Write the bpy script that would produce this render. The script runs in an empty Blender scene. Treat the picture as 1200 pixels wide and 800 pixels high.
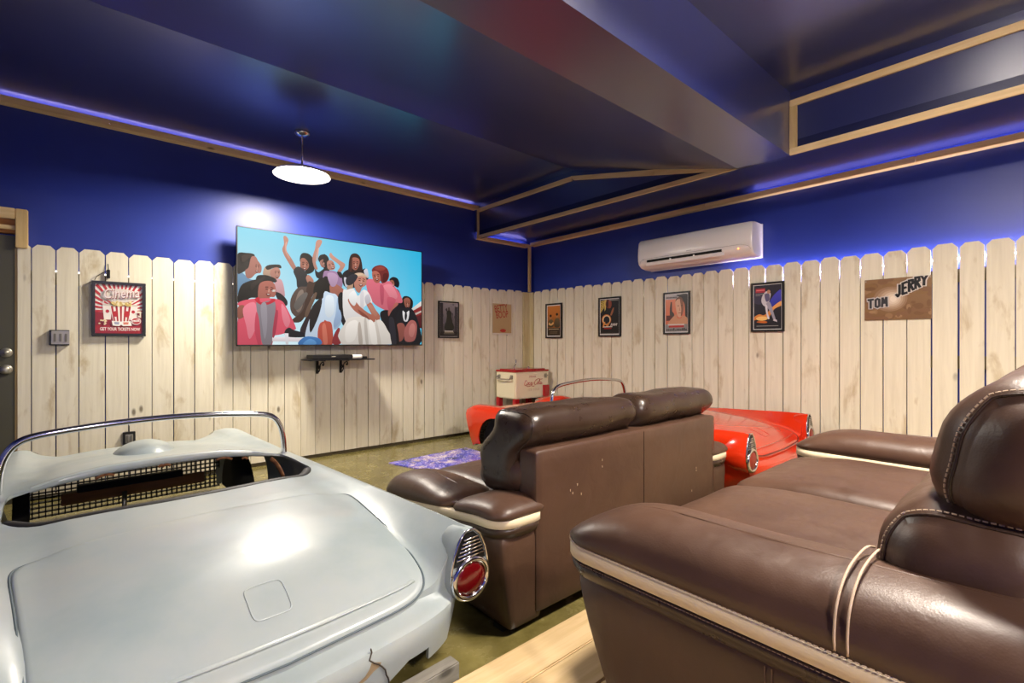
import bpy, bmesh, math, random
import numpy as np
from mathutils import Vector, Matrix, noise
random.seed(7)
SC = bpy.context.scene
COL = SC.collection

# ---------------------------------------------------------------- camera, world, exposure
cam_d = bpy.data.cameras.new('camera'); cam = bpy.data.objects.new('camera', cam_d); COL.objects.link(cam)
cam.location = (0, 0, 1.131); cam.rotation_euler = (math.radians(90), 0, math.radians(-41.16))
cam_d.sensor_width = 36.0; cam_d.lens = 17.01; cam_d.shift_y = 1.66/1200; cam_d.clip_start = 0.02
SC.camera = cam
W = bpy.data.worlds.new('world'); SC.world = W; W.use_nodes = True
W.node_tree.nodes['Background'].inputs[0].default_value = (0.02, 0.02, 0.025, 1)
W.node_tree.nodes['Background'].inputs[1].default_value = 0.2
SC.view_settings.view_transform = 'Standard'; SC.view_settings.look = 'None'
SC.view_settings.exposure = 0.55; SC.view_settings.gamma = 1.0; SC.view_settings.use_curve_mapping = False
LAMP = 180.0         # radiance of the pendant lamps' diffusers
LAMP_BACK = 235.0
LED_RIGHT = 45.0; LED_FRONT = 3.0; LED_COVE = 12.0
AX, AY = 4.568, 4.857          # front faces of the right and the front fence
WX, WY = 4.628, 4.917          # the walls behind them
CZ = 2.87                      # ceiling

# ---------------------------------------------------------------- helpers
def lin(c):
    if isinstance(c, str):
        c = tuple(int(c[i:i+2], 16)/255 for i in (0, 2, 4))
    return tuple((v/12.92 if v <= 0.04045 else ((v+0.055)/1.055)**2.4) for v in c)

def mat(name, col=None, rough=0.5, metal=0.0, coat=0.0, spec=0.5, emit=0.0, ecol=None, bump=None, build=None):
    m = bpy.data.materials.new(name); m.use_nodes = True
    nt = m.node_tree; b = nt.nodes['Principled BSDF']
    if col is not None: b.inputs['Base Color'].default_value = (*lin(col), 1)
    b.inputs['Roughness'].default_value = rough; b.inputs['Metallic'].default_value = metal
    b.inputs['Coat Weight'].default_value = coat; b.inputs['Specular IOR Level'].default_value = spec
    b.inputs['Coat Roughness'].default_value = 0.08
    if emit:
        b.inputs['Emission Color'].default_value = (*lin(ecol or col), 1); b.inputs['Emission Strength'].default_value = emit
    if bump:
        sc, st, dist = bump
        n = nt.nodes.new('ShaderNodeTexNoise'); n.inputs['Scale'].default_value = sc; n.inputs['Detail'].default_value = 4
        tc = nt.nodes.new('ShaderNodeTexCoord'); nt.links.new(tc.outputs['Object'], n.inputs['Vector'])
        bp = nt.nodes.new('ShaderNodeBump'); bp.inputs['Strength'].default_value = st; bp.inputs['Distance'].default_value = dist
        nt.links.new(n.outputs['Fac'], bp.inputs['Height']); nt.links.new(bp.outputs['Normal'], b.inputs['Normal'])
    if build: build(nt, b)
    return m

class NB:
    """short node-building helper"""
    def __init__(s, nt): s.nt = nt
    def n(s, t, **kw):
        x = s.nt.nodes.new('ShaderNode'+t)
        for k, v in kw.items():
            if k.startswith('i_'): x.inputs[k[2:].replace('_', ' ')].default_value = v
            else: setattr(x, k, v)
        return x
    def l(s, a, b): s.nt.links.new(a, b)
    def coords(s, scale, rnd=True):
        tc = s.n('TexCoord'); mp = s.n('Mapping'); mp.inputs['Scale'].default_value = scale
        v = tc.outputs['Object']
        if rnd:
            oi = s.n('ObjectInfo'); mu = s.n('Math', operation='MULTIPLY'); mu.inputs[1].default_value = 37.0
            s.l(oi.outputs['Random'], mu.inputs[0])
            ad = s.n('VectorMath', operation='ADD'); s.l(v, ad.inputs[0]); s.l(mu.outputs[0], ad.inputs[1]); v = ad.outputs[0]
        s.l(v, mp.inputs['Vector']); return mp.outputs[0]
    def noise(s, vec, scale, detail=4, rough=0.55, dist=0.0):
        x = s.n('TexNoise'); x.inputs['Scale'].default_value = scale; x.inputs['Detail'].default_value = detail
        x.inputs['Roughness'].default_value = rough; x.inputs['Distortion'].default_value = dist
        s.l(vec, x.inputs['Vector']); return x.outputs['Fac']
    def ramp(s, fac, stops):
        r = s.n('ValToRGB'); e = r.color_ramp.elements
        while len(e) < len(stops): e.new(0.5)
        for k, (p, c) in enumerate(stops):
            e[k].position = p; e[k].color = (*lin(c), 1) if not isinstance(c, float) else (c, c, c, 1)
        s.l(fac, r.inputs[0]); return r.outputs[0]
    def mix(s, fac, a, b, mode='MIX'):
        m = s.n('Mix', data_type='RGBA', blend_type=mode)
        if isinstance(fac, float): m.inputs[0].default_value = fac
        else: s.l(fac, m.inputs[0])
        for k, v in ((6, a), (7, b)):
            if isinstance(v, str): m.inputs[k].default_value = (*lin(v), 1)
            else: s.l(v, m.inputs[k])
        return m.outputs[2]
    def bump(s, h, b, strength=0.3, dist=0.01):
        x = s.n('Bump'); x.inputs['Strength'].default_value = strength; x.inputs['Distance'].default_value = dist
        s.l(h, x.inputs['Height']); s.l(x.outputs[0], b.inputs['Normal'])

def link(name, me, m=None, parent=None, loc=None, smooth=False):
    if m is not None:
        for q in (m if isinstance(m, (list, tuple)) else [m]): me.materials.append(q)
    if smooth: me.shade_smooth()
    o = bpy.data.objects.new(name, me); COL.objects.link(o)
    if parent is not None: o.parent = parent
    if loc is not None: o.location = loc
    return o

def thing(name, label, cat, loc=(0, 0, 0), rz=0.0, group=None, rx=0.0):
    o = bpy.data.objects.new(name, None); COL.objects.link(o); o.empty_display_size = 0.05
    o.location = loc; o.rotation_euler = (rx, 0, rz); o['label'] = label; o['category'] = cat
    if group: o['group'] = group
    return o
def tag(o, label, cat, group=None):
    o['label'] = label; o['category'] = cat
    if group: o['group'] = group
    return o
def struct(o): o['kind'] = 'structure'; return o

class MB:
    def __init__(s): s.v = []; s.f = []; s.mi = []
    def add(s, vs, fs, mi=0):
        k = len(s.v); s.v += [tuple(map(float, p)) for p in vs]; s.f += [tuple(i+k for i in f) for f in fs]; s.mi += [mi]*len(fs); return s
    def box(s, a, b, mi=0):
        (x0, y0, z0), (x1, y1, z1) = a, b
        return s.add([(x0,y0,z0),(x1,y0,z0),(x1,y1,z0),(x0,y1,z0),(x0,y0,z1),(x1,y0,z1),(x1,y1,z1),(x0,y1,z1)],
              [(3,2,1,0),(4,5,6,7),(0,1,5,4),(1,2,6,5),(2,3,7,6),(3,0,4,7)], mi)
    def bbox(s, a, b, r=0.004, mi=0):
        """box with chamfered edges"""
        bm = bmesh.new(); bmesh.ops.create_cube(bm, size=1.0)
        c = [(a[i]+b[i])/2 for i in range(3)]; d = [abs(b[i]-a[i]) for i in range(3)]
        for v in bm.verts: v.co = Vector((c[0]+v.co.x*d[0], c[1]+v.co.y*d[1], c[2]+v.co.z*d[2]))
        bmesh.ops.bevel(bm, geom=bm.edges[:], offset=min(r, min(d)*0.45), segments=2, affect='EDGES')
        bm.verts.index_update(); s.add([v.co[:] for v in bm.verts], [tuple(v.index for v in f.verts) for f in bm.faces], mi); bm.free(); return s
    def tube(s, pts, r, n=8, closed=False, mi=0, flat=None):
        pts = [Vector(p) for p in pts]; N = len(pts); rings = []; up0 = None
        for i, p in enumerate(pts):
            if closed: t = pts[(i+1) % N]-pts[i-1]
            else: t = pts[min(i+1, N-1)]-pts[max(i-1, 0)]
            t.normalize()
            if up0 is None: up0 = Vector((0, 0, 1)) if abs(t.z) < 0.9 else Vector((1, 0, 0))
            sd = t.cross(up0); sd.normalize(); up = sd.cross(t); up.normalize(); up0 = up
            rr = r[i] if isinstance(r, (list, tuple)) else r
            ra, rb = (rr, rr) if flat is None else flat
            rings.append([p+sd*math.cos(2*math.pi*k/n)*ra+up*math.sin(2*math.pi*k/n)*rb for k in range(n)])
        vs = [q for R in rings for q in R]; fs = []
        for i in range(N if closed else N-1):
            j = (i+1) % N
            for k in range(n): fs.append((i*n+k, i*n+(k+1) % n, j*n+(k+1) % n, j*n+k))
        if not closed: fs += [tuple(range(n))[::-1], tuple((N-1)*n+k for k in range(n))]
        return s.add(vs, fs, mi)
    def lathe(s, prof, c=(0, 0, 0), n=24, axis='z', mi=0):
        """prof: list of (r, h); closed at ends where r==0"""
        vs = []
        for r, h in prof:
            for k in range(n):
                a = 2*math.pi*k/n; x, y = r*math.cos(a), r*math.sin(a)
                p = {'z': (x, y, h), 'y': (x, h, y), 'x': (h, x, y)}[axis]
                vs.append((p[0]+c[0], p[1]+c[1], p[2]+c[2]))
        fs = []
        for i in range(len(prof)-1):
            for k in range(n): fs.append((i*n+k, i*n+(k+1) % n, (i+1)*n+(k+1) % n, (i+1)*n+k))
        return s.add(vs, fs, mi)
    def prism(s, pts, axis, a, b, mi=0):
        """outline in the plane across the axis, extruded from a to b"""
        n = len(pts); vs = []
        for h in (a, b):
            for u, v in pts: vs.append({'x': (h, u, v), 'y': (u, h, v), 'z': (u, v, h)}[axis])
        return s.add(vs, [tuple(range(n))[::-1], tuple(range(n, 2*n))]+[(k, (k+1) % n, n+(k+1) % n, n+k) for k in range(n)], mi)
    def mesh(s, name='m', fix=True):
        me = bpy.data.meshes.new(name); me.from_pydata(s.v, [], s.f); me.polygons.foreach_set('material_index', s.mi)
        if fix:
            bm = bmesh.new(); bm.from_mesh(me); bmesh.ops.remove_doubles(bm, verts=bm.verts[:], dist=1e-6)
            bmesh.ops.recalc_face_normals(bm, faces=bm.faces[:]); bm.to_mesh(me); bm.free()
        me.update(); return me
    def build(s, name, m, parent=None, smooth=False, loc=None, fix=True):
        return link(name, s.mesh(name, fix), m, parent, loc, smooth)

def autosmooth(o, deg=35):
    me = o.data; me.shade_smooth(); me.set_sharp_from_angle(angle=math.radians(deg)); return o

def soft_box(c, half, r, n=10, fn=None):
    """rounded box as verts, faces; fn deforms each point given (p, unit coords)"""
    idx = {}; vs = []; fs = []
    half = Vector(half); inner = Vector([max(h-r, 1e-4) for h in half])
    # more samples near the edges
    ts = [math.sin(math.pi/2*(2*i/n-1)) for i in range(n+1)]
    def vert(a, b, d):
        key = (round(a, 6), round(b, 6), round(d, 6))
        if key in idx: return idx[key]
        u = Vector((a, b, d)); p = Vector((a*half.x, b*half.y, d*half.z))
        q = Vector([max(-inner[i], min(inner[i], p[i])) for i in range(3)])
        e = p-q
        if e.length > 1e-9: p = q+e.normalized()*r
        if fn: p = Vector(fn(p, u))
        idx[key] = len(vs); vs.append((p.x+c[0], p.y+c[1], p.z+c[2])); return idx[key]
    for ax in range(3):
        for sg in (-1, 1):
            for i in range(n):
                for j in range(n):
                    q = []
                    for (a, b) in ((ts[i], ts[j]), (ts[i+1], ts[j]), (ts[i+1], ts[j+1]), (ts[i], ts[j+1])):
                        k = [0, 0, 0]; k[ax] = sg; k[(ax+1) % 3] = a; k[(ax+2) % 3] = b; q.append(vert(*k))
                    fs.append(tuple(q if sg > 0 else q[::-1]))
    return vs, fs

def spline(pts, n=8, closed=True):
    P = [Vector(p) for p in pts]; N = len(P); out = []
    for i in range(N if closed else N-1):
        if closed: a, b, c, d = P[i-1], P[i], P[(i+1) % N], P[(i+2) % N]
        else: a, b, c, d = P[max(i-1, 0)], P[i], P[i+1], P[min(i+2, N-1)]
        for k in range(n):
            t = k/n; out.append(0.5*((2*b)+(c-a)*t+(2*a-5*b+4*c-d)*t*t+(3*b-a-3*c+d)*t**3))
    if not closed: out.append(P[-1])
    return out

def temp_eval(o):
    dg = bpy.context.evaluated_depsgraph_get(); dg.update()
    me = bpy.data.meshes.new_from_object(o.evaluated_get(dg)); return me

def text_mesh(body, size, m, origin, right, up, name='lettering', parent=None, bold=0.0, shear=0.0, align='CENTER', sx=1.0, lift=0.0, spacing=1.0):
    cu = bpy.data.curves.new(name, 'FONT'); cu.body = body; cu.size = size; cu.align_x = align; cu.align_y = 'CENTER'
    cu.offset = bold; cu.shear = shear; cu.space_character = spacing; cu.resolution_u = 3
    o = bpy.data.objects.new(name, cu); COL.objects.link(o); me = temp_eval(o); bpy.data.objects.remove(o); bpy.data.curves.remove(cu)
    right = Vector(right); up = Vector(up); nrm = right.cross(up); og = Vector(origin)
    for v in me.vertices: v.co = og+right*v.co.x*sx+up*v.co.y+nrm*lift
    me.materials.clear()
    return link(name, me, m, parent)

class Art:
    """flat print: coloured shapes in 0..1 coordinates on a rectangle, one mesh with a colour attribute"""
    def __init__(s, origin, right, up, w, h, step=0.00012):
        s.o = Vector(origin); s.r = Vector(right); s.u = Vector(up); s.n = s.r.cross(s.u); s.w = w; s.h = h; s.k = 0; s.step = step
        s.v = []; s.f = []; s.c = []
    def poly(s, pts, col, smooth=False, col2=None, n=5):
        if smooth: pts = [(p.x, p.y) for p in spline([(x, y, 0) for x, y in pts], n)]
        b = len(s.v); s.k += 1
        for x, y in pts:
            x = min(max(x, 0), 1); y = min(max(y, 0), 1)
            s.v.append(s.o+s.r*x*s.w+s.u*y*s.h+s.n*s.k*s.step)
        s.f.append(tuple(range(b, b+len(pts))))
        c1 = lin(col); c2 = lin(col2) if col2 else c1; ys = [min(max(p[1], 0), 1) for p in pts]; lo, hi = min(ys), max(ys)
        for y in ys:
            t = (y-lo)/max(hi-lo, 1e-6); s.c.append(tuple(c1[i]*(1-t)+c2[i]*t for i in range(3))+(1,))
        return s
    def rect(s, x0, y0, x1, y1, col, col2=None): return s.poly([(x0,y0),(x1,y0),(x1,y1),(x0,y1)], col, col2=col2)
    def ell(s, cx, cy, rx, ry, col, col2=None, n=18):
        return s.poly([(cx+rx*math.cos(2*math.pi*k/n), cy+ry*math.sin(2*math.pi*k/n)) for k in range(n)], col, col2=col2)
    def point(s, x, y, lift=2): return s.o+s.r*x*s.w+s.u*y*s.h+s.n*(s.k+lift)*s.step
    def build(s, name, m, parent):
        me = bpy.data.meshes.new(name); me.from_pydata([tuple(p) for p in s.v], [], s.f)
        a = me.color_attributes.new('Col', 'FLOAT_COLOR', 'POINT')
        a.data.foreach_set('color', [x for c in s.c for x in c]); me.update()
        return link(name, me, m, parent)

# ---------------------------------------------------------------- materials
def wood_build(light, mid, stain, knot, vertical=2, stain_amt=0.5):
    def f(nt, b):
        k = NB(nt); sc = [14, 14, 14]; sc[vertical] = 0.9
        v = k.coords(tuple(sc)); g = k.noise(v, 2.2, 5, 0.6, 0.6)
        c = k.ramp(g, [(0.3, mid), (0.62, light)])
        v2 = k.coords(tuple(5 if i != vertical else 1.6 for i in range(3))); st = k.noise(v2, 1.5, 5, 0.62, 0.4)
        fac = k.ramp(st, [(0.56, 0.0), (0.68, stain_amt*0.7), (0.80, stain_amt)])
        c = k.mix(fac, c, stain)
        v3 = k.coords(tuple(7 if i != vertical else 3.2 for i in range(3)))
        vo = k.n('TexVoronoi'); vo.inputs['Scale'].default_value = 1.0; k.l(v3, vo.inputs['Vector'])
        kn = k.ramp(vo.outputs['Distance'], [(0.05, 1.0), (0.12, 0.0)])
        gate = k.ramp(k.noise(v2, 0.7, 1), [(0.54, 0.0), (0.58, 0.8)])
        m = k.n('Math', operation='MULTIPLY'); k.l(kn, m.inputs[0]); k.l(gate, m.inputs[1])
        c = k.mix(m.outputs[0], c, knot); k.l(c, b.inputs['Base Color'])
        k.bump(g, b, 0.25, 0.004)
    return f
M = {}
M['picket'] = mat('whitewashed_wood', rough=0.7, spec=0.25, build=wood_build('e4ddc6', 'd8d0b8', 'a68c58', '54462e', 2, 0.7))
M['post'] = mat('yellowish_post_wood', rough=0.7, spec=0.25, build=wood_build('cfc29a', 'b8a878', '96804c', '4e4230', 2, 0.5))
M['pine'] = mat('golden_pine', rough=0.55, build=wood_build('ecd09a', 'dcbc80', 'c09858', '6a4820', 1, 0.4))
M['pinex'] = mat('golden_pine_crosswise', rough=0.55, build=wood_build('ecd09a', 'dcbc80', 'c09858', '6a4820', 0, 0.4))
M['pine_pale'] = mat('pale_pine', rough=0.6, build=wood_build('dcbf86', 'c8a86a', 'b08c50', '7a5828', 2, 0.3))
M['rail'] = mat('dark_rail_wood', '5a5038', 0.8)
M['plank'] = mat('platform_plank', rough=0.6, build=wood_build('d2b88c', 'bea272', '9a784c', '6c5230', 0, 0.5))
M['brown_wood'] = mat('brown_board', rough=0.7, build=wood_build('c08448', 'a87038', '80522c', '2c1c10', 0, 0.5))
M['grey_wood'] = mat('grey_board', rough=0.8, build=wood_build('908c82', '7c786e', '66625a', '403c36', 0, 0.5))
def blue_b(base, var):
    def f(nt, b):
        k = NB(nt); v = k.coords((1, 1, 1), False); n = k.noise(v, 1.3, 3)
        k.l(k.ramp(n, [(0.3, base), (0.7, var)]), b.inputs['Base Color'])
        k.bump(k.noise(v, 60, 3), b, 0.08, 0.002)
    return f
M['blue_wall'] = mat('royal_blue_wall_paint', rough=0.42, spec=0.5, build=blue_b('21338a', '273b98'))
M['blue_ceiling'] = mat('navy_ceiling_paint', rough=0.34, spec=1.0, coat=1.0, build=blue_b('1a2258', '1e2760'))
M['blue_ceiling'].node_tree.nodes['Principled BSDF'].inputs['Coat Roughness'].default_value = 0.22
M['blue_dark'] = mat('dark_navy_paint', rough=0.4, build=blue_b('0d1540', '101848'))
def floor_b(nt, b):
    k = NB(nt); v = k.coords((1, 1, 1), False); n = k.noise(v, 2.2, 6, 0.65, 0.8); n2 = k.noise(v, 9, 5, 0.6)
    c = k.ramp(n, [(0.28, '4c4522'), (0.5, '6f6636'), (0.72, '8f8552')])
    c = k.mix(0.35, c, k.ramp(n2, [(0.3, '5a5228'), (0.7, '9c9060')])); k.l(c, b.inputs['Base Color'])
    k.l(k.ramp(n2, [(0.2, 0.16), (0.8, 0.34)]), b.inputs['Roughness'])
M['floor'] = mat('olive_polished_concrete', rough=0.25, coat=0.3, build=floor_b)
M['chrome'] = mat('chrome', 'd8d8da', 0.12, 1.0)
M['steel'] = mat('brushed_steel', 'a8a498', 0.4, 0.8)
M['black'] = mat('black_plastic', '141414', 0.4)
M['black_metal'] = mat('black_iron', '161616', 0.5, 0.4)
M['black_frame'] = mat('black_frame', '1a1816', 0.35)
M['rubber'] = mat('black_rubber', '1c1b1c', 0.55, bump=(60, 0.2, 0.004))
M['dark_inside'] = mat('dark_undercoat', '15140f', 0.8)
M['white_plastic'] = mat('white_plastic', 'f0ece4', 0.25, spec=0.5)
M['grey_plastic'] = mat('grey_plastic', 'a8a498', 0.4)
M['cream'] = mat('cream_paint', 'ece2c2', 0.3, coat=0.3)
M['cream_leather'] = mat('cream_leather', 'e0cfae', 0.5, bump=(300, 0.15, 0.001))
M['red_enamel'] = mat('red_enamel', 'b01420', 0.25, coat=0.4)
M['door_paint'] = mat('olive_grey_door_paint', '4a4838', 0.45)
M['thread'] = mat('pale_thread', 'c2aa90', 0.7)
M['thread_dark'] = mat('brown_thread', '7c6450', 0.7)
M['white_print'] = mat('white_print', 'ece8e2', 0.5)
M['print'] = mat('printed_paper', rough=0.35, build=lambda nt, b: (lambda a: (setattr(a, 'attribute_name', 'Col'), nt.links.new(a.outputs['Color'], b.inputs['Base Color'])))(nt.nodes.new('ShaderNodeAttribute')))
def screen_b(nt, b):
    a = nt.nodes.new('ShaderNodeAttribute'); a.attribute_name = 'Col'
    nt.links.new(a.outputs['Color'], b.inputs['Emission Color']); b.inputs['Emission Strength'].default_value = 0.66
    b.inputs['Base Color'].default_value = (0.01, 0.01, 0.01, 1)
M['screen'] = mat('lit_screen_picture', rough=0.25, spec=0.08, build=screen_b)
M['lamp'] = mat('lit_diffuser', 'ffffff', 0.4, emit=LAMP, ecol='fff4e4')
M['lamp_back'] = mat('lit_diffuser_rear', 'ffffff', 0.4, emit=LAMP_BACK, ecol='fff1e0')
M['shade_lit'] = mat('frosted_glass_shade', 'e8e8e4', 0.5, emit=55.0, ecol='fff2e4')
M['shade'] = mat('white_lamp_shade', 'dcdcd8', 0.4)
M['led_right'] = mat('led_strip_white', 'ffffff', 0.5, emit=LED_RIGHT, ecol='f0e4ff')
M['led_front'] = mat('led_strip_warm', 'ffffff', 0.5, emit=LED_FRONT, ecol='fff4e4')
M['led_cove'] = mat('led_strip_violet', 'ffffff', 0.5, emit=LED_COVE, ecol='d4c8ff')
M['indicator'] = mat('orange_indicator', 'ffb070', 0.5, emit=2.0, ecol='ff9a50')
def leather(c1, c2, rough, coat=0.0, bs=0.16):
    def f(nt, b):
        k = NB(nt); v = k.coords((1, 1, 1), False)
        k.l(k.ramp(k.noise(v, 5, 4), [(0.3, c1), (0.7, c2)]), b.inputs['Base Color'])
        vo = k.n('TexVoronoi'); vo.inputs['Scale'].default_value = 260; k.l(v, vo.inputs['Vector'])
        b1 = k.n('Bump'); b1.inputs['Strength'].default_value = 0.06; b1.inputs['Distance'].default_value = 0.002; k.l(vo.outputs['Distance'], b1.inputs['Height'])
        n = k.noise(v, 9, 3, 0.5, 0.8); b2 = k.n('Bump'); b2.inputs['Strength'].default_value = bs; b2.inputs['Distance'].default_value = 0.015
        k.l(n, b2.inputs['Height']); k.l(b1.outputs[0], b2.inputs['Normal']); k.l(b2.outputs[0], b.inputs['Normal'])
        k.l(k.ramp(k.noise(v, 20, 3), [(0.3, rough-0.05), (0.7, rough+0.07)]), b.inputs['Roughness'])
    return mat('brown_leather', rough=rough, coat=coat, spec=0.5, build=f)
M['leather'] = leather('483328', '543c2e', 0.40)
M['leather_dark'] = leather('34261d', '3e2e24', 0.30, 0.0, 0.08)

# ---------------------------------------------------------------- the room shell
def slab(name, a, b, m): return struct(MB().box(a, b).build(name, m))
X0, Y0 = -1.75, -2.2           # left and back walls (behind the camera)
slab('floor', (X0, Y0, -0.1), (WX+.1, WY+.1, 0), M['floor'])
slab('wall_front', (X0-.1, WY, 0), (WX+.1, WY+.1, CZ+.1), M['blue_wall'])
slab('wall_right', (WX, Y0, 0), (WX+.1, WY, CZ+.1), M['blue_wall'])
slab('wall_left', (X0-.1, Y0, 0), (X0, WY, CZ+.1), M['blue_wall'])
slab('wall_back', (X0-.1, Y0-.1, 0), (WX+.1, Y0, CZ+.1), M['blue_wall'])
slab('ceiling', (X0-.1, Y0-.1, CZ), (WX+.1, WY+.1, CZ+.1), M['blue_ceiling'])
# boxed beam: slopes down from the front part of the ceiling, flat underside, upright rear face
SX = 3.677                     # face of the lowered soffit along the right wall
bm_ = MB().prism([(3.27, CZ), (1.62, 2.436), (1.262, 2.436), (1.262, CZ)], 'x', X0, SX)
struct(bm_.build('trim_1', M['blue_ceiling']))['label'] = 'navy boxed beam with a sloping front hung under the ceiling'
slab('trim_2', (SX, Y0, 2.535), (WX, WY, CZ), M['blue_ceiling'])['label'] = 'lowered navy soffit along the right wall'
# dark lip boards closing the soffit face below its underside
slab('trim_3', (SX, Y0, 2.44), (SX+.03, WY-.05, 2.535), M['blue_dark'])['label'] = 'navy lip board under the soffit face'
n_trim = [3]
def strip(a, b, m=None, label='golden pine trim strip'):
    n_trim[0] += 1
    o = struct(MB().bbox(a, b, 0.003).build('trim_%d' % n_trim[0], m or M['pine'])); o['label'] = label; return o
FX = SX-.018
# front wall strip below the ceiling (three lengths with butt joints)
for a, b in ((X0+.02, 0.1194), (0.12, 1.9), (1.9006, SX-.02)): strip((a, AY-.025, 2.798), (b, AY+.0, 2.846), M['pinex'], 'pine strip along the front wall below the ceiling')
strip((FX, AY-.03, 2.436), (SX+.012, AY+.0, 2.846), M['pine_pale'], 'short upright pine strip at the soffit end')
strip((SX+.012, AY-.025, 2.436), (AX-.03, AY, 2.476), M['pinex'], 'pine strip on the front wall under the soffit')
strip((AX-.03, AY-.03, 1.83), (AX+.004, AY+.006, 2.476), M['pine_pale'], 'upright pine strip in the room corner')
for a, b in ((-2.0, 0.72), (0.723, 2.33), (2.333, AY-.03)): strip((AX-.02, a, 2.452), (AX+.01, b, 2.498), M['pine'], 'pine strip along the right wall under the soffit')
strip((X0+.02, AY-.001, 2.800), (SX-.02, WY, 2.812), M['pinex'], 'added light-blocking ledge behind the front wall strip')  # ledges added behind the strips to stop their light leaking down the walls
strip((SX+.012, AY-.001, 2.438), (AX-.03, WY, 2.448), M['pinex'], 'added light-blocking ledge behind the strip under the soffit')
strip((AX+.009, -2.0, 2.454), (WX, AY-.03, 2.464), M['pine'], 'added light-blocking ledge behind the right wall strip')
# strips framing the soffit face
strip((FX, 3.27, 2.765), (SX, AY-.03, 2.812), M['pine'], 'upper pine strip on the soffit face')
strip((FX, 1.60, 2.436), (SX, AY-.03, 2.476), M['pine'], 'lower pine strip on the soffit face')
n_trim[0] += 1
o = struct(MB().prism([(3.28, 2.812), (3.25, 2.765), (1.66, 2.436), (1.50, 2.436), (1.62, 2.48)], 'x', FX-.002, SX-.001).build('trim_%d' % n_trim[0], M['pine'])); o['label'] = 'sloping pine strip where the beam meets the soffit'
strip((FX, -1.9, 2.766), (SX, 1.262, 2.812), M['pine'], 'upper pine strip framing the near soffit face')
strip((FX, -1.9, 2.432), (SX, 1.262, 2.478), M['pine'], 'lower pine strip framing the near soffit face')
strip((FX, 1.215, 2.478), (SX, 1.262, 2.766), M['pine_pale'], 'upright pine strip framing the near soffit face')
# light strips hidden on top of the wall strips
def led(name, a, b, m, label): return tag(MB().box(a, b).build(name, m), label, 'light strip')
led('led_strip', (X0+.1, AY+.012, 2.825), (SX-.05, AY+.03, 2.832), M['led_cove'], 'violet light strip hidden on the front wall strip below the ceiling')
led('led_strip', (SX+.06, AY+.012, 2.455), (AX-.06, AY+.03, 2.462), M['led_cove'], 'short violet light strip on the front wall under the soffit')
led('led_strip', (AX+.022, -1.9, 2.47), (AX+.04, 1.9, 2.477), M['led_cove'], 'violet light strip hidden on the right wall strip under the soffit')

# ---------------------------------------------------------------- picket fences
def picket_mesh(w, h, t=0.018, z0=0.035):
    c = min(0.028, w*0.22)
    return MB().prism([(-w/2, z0), (w/2, z0), (w/2, h-c*1.1), (w/2-c, h), (-w/2+c, h), (-w/2, h-c*1.1)], 'x', 0, t)
edges_a = [-0.381,-0.31,-0.182,-0.056,0.093,0.237,0.383,0.528,0.674,0.817,0.961,1.104,1.247,1.392,1.539,1.68,1.827,1.967,2.098,2.225,2.356,2.496,2.631,2.767,2.909,3.037,3.173,3.316,3.454,3.592,3.728,3.868,4.004,4.153,4.292,4.438]
edges_b = [4.774,4.626,4.474,4.335,4.192,4.046,3.895,3.756,3.614,3.47,3.334,3.184,3.04,2.896,2.752,2.604,2.473,2.348,2.206,2.062,1.916,1.774,1.628,1.484,1.342,1.203,1.064,0.917,0.776,0.635,0.493,0.356,0.216,0.074,-0.068,-0.21,-0.352,-0.494,-0.636,-0.78,-0.92,-1.06]
fa = thing('picket_fence', 'whitewashed dog-ear picket fence lining the wall behind the television', 'fence', (0, AY, 0))
fb = thing('picket_fence', 'whitewashed dog-ear picket fence lining the wall under the air conditioner', 'fence', (AX, 0, 0))
rng = random.Random(3)
for par, edges, ax in ((fa, edges_a, 'a'), (fb, edges_b, 'b')):
    for i in range(len(edges)-1):
        e0, e1 = sorted((edges[i], edges[i+1])); gap = rng.uniform(0.003, 0.008) if ax == 'a' else rng.uniform(0.005, 0.010)
        if rng.random() < 0.15: gap += 0.004
        w = e1-e0-gap; h = 1.83+rng.uniform(-0.008, 0.008); d = rng.uniform(-0.002, 0.004)
        o = picket_mesh(w, h).build('picket', M['picket'], par)
        if ax == 'a': o.location = ((e0+e1)/2, d, 0); o.rotation_euler = (0, rng.uniform(-.001, .001), math.radians(90))
        else: o.location = (d, (e0+e1)/2, 0); o.rotation_euler = (rng.uniform(-.001, .001), 0, 0)
        # the prism runs 0..t along its own x: turn so that it grows away from the room
        if ax == 'a': o.rotation_euler.z = math.radians(90)
    if ax == 'a':
        for z in (0.25, 0.95, 1.56): MB().box((-0.36, .021, z), (4.6, .056, z+.09)).build('rail', M['rail'], par)
        MB().box((4.441, -.012, 0), (4.556, .02, 1.82)).box((4.5565, -.078, 0), (4.586, .02, 1.82)).build('corner_post', M['post'], par)['label'] = 'yellower corner board'
    else:
        for z in (0.25, 0.95, 1.56): MB().box((.021, -1.0, z), (.056, 4.8, z+.09)).build('rail', M['rail'], par)
led('led_strip', (AX+.026, -0.9, 1.72), (AX+.05, 2.1, 1.73), M['led_right'], 'white light strip behind the right fence, right of the air conditioner')
led('led_strip', (AX+.026, 2.2, 1.652), (AX+.05, 4.7, 1.662), M['led_front'], 'dim light strip behind the far half of the right fence')
led('led_strip', (-0.3, AY+.026, 1.652), (4.4, AY+.05, 1.662), M['led_front'], 'dim light strip behind the television wall fence')
struct(slab('baseboard_front', (-0.36, WY-.03, 0), (WX, WY, .06), M['rail']))
struct(slab('baseboard_right', (WX-.03, -1.0, 0), (WX, WY-.03, .06), M['rail']))

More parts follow.
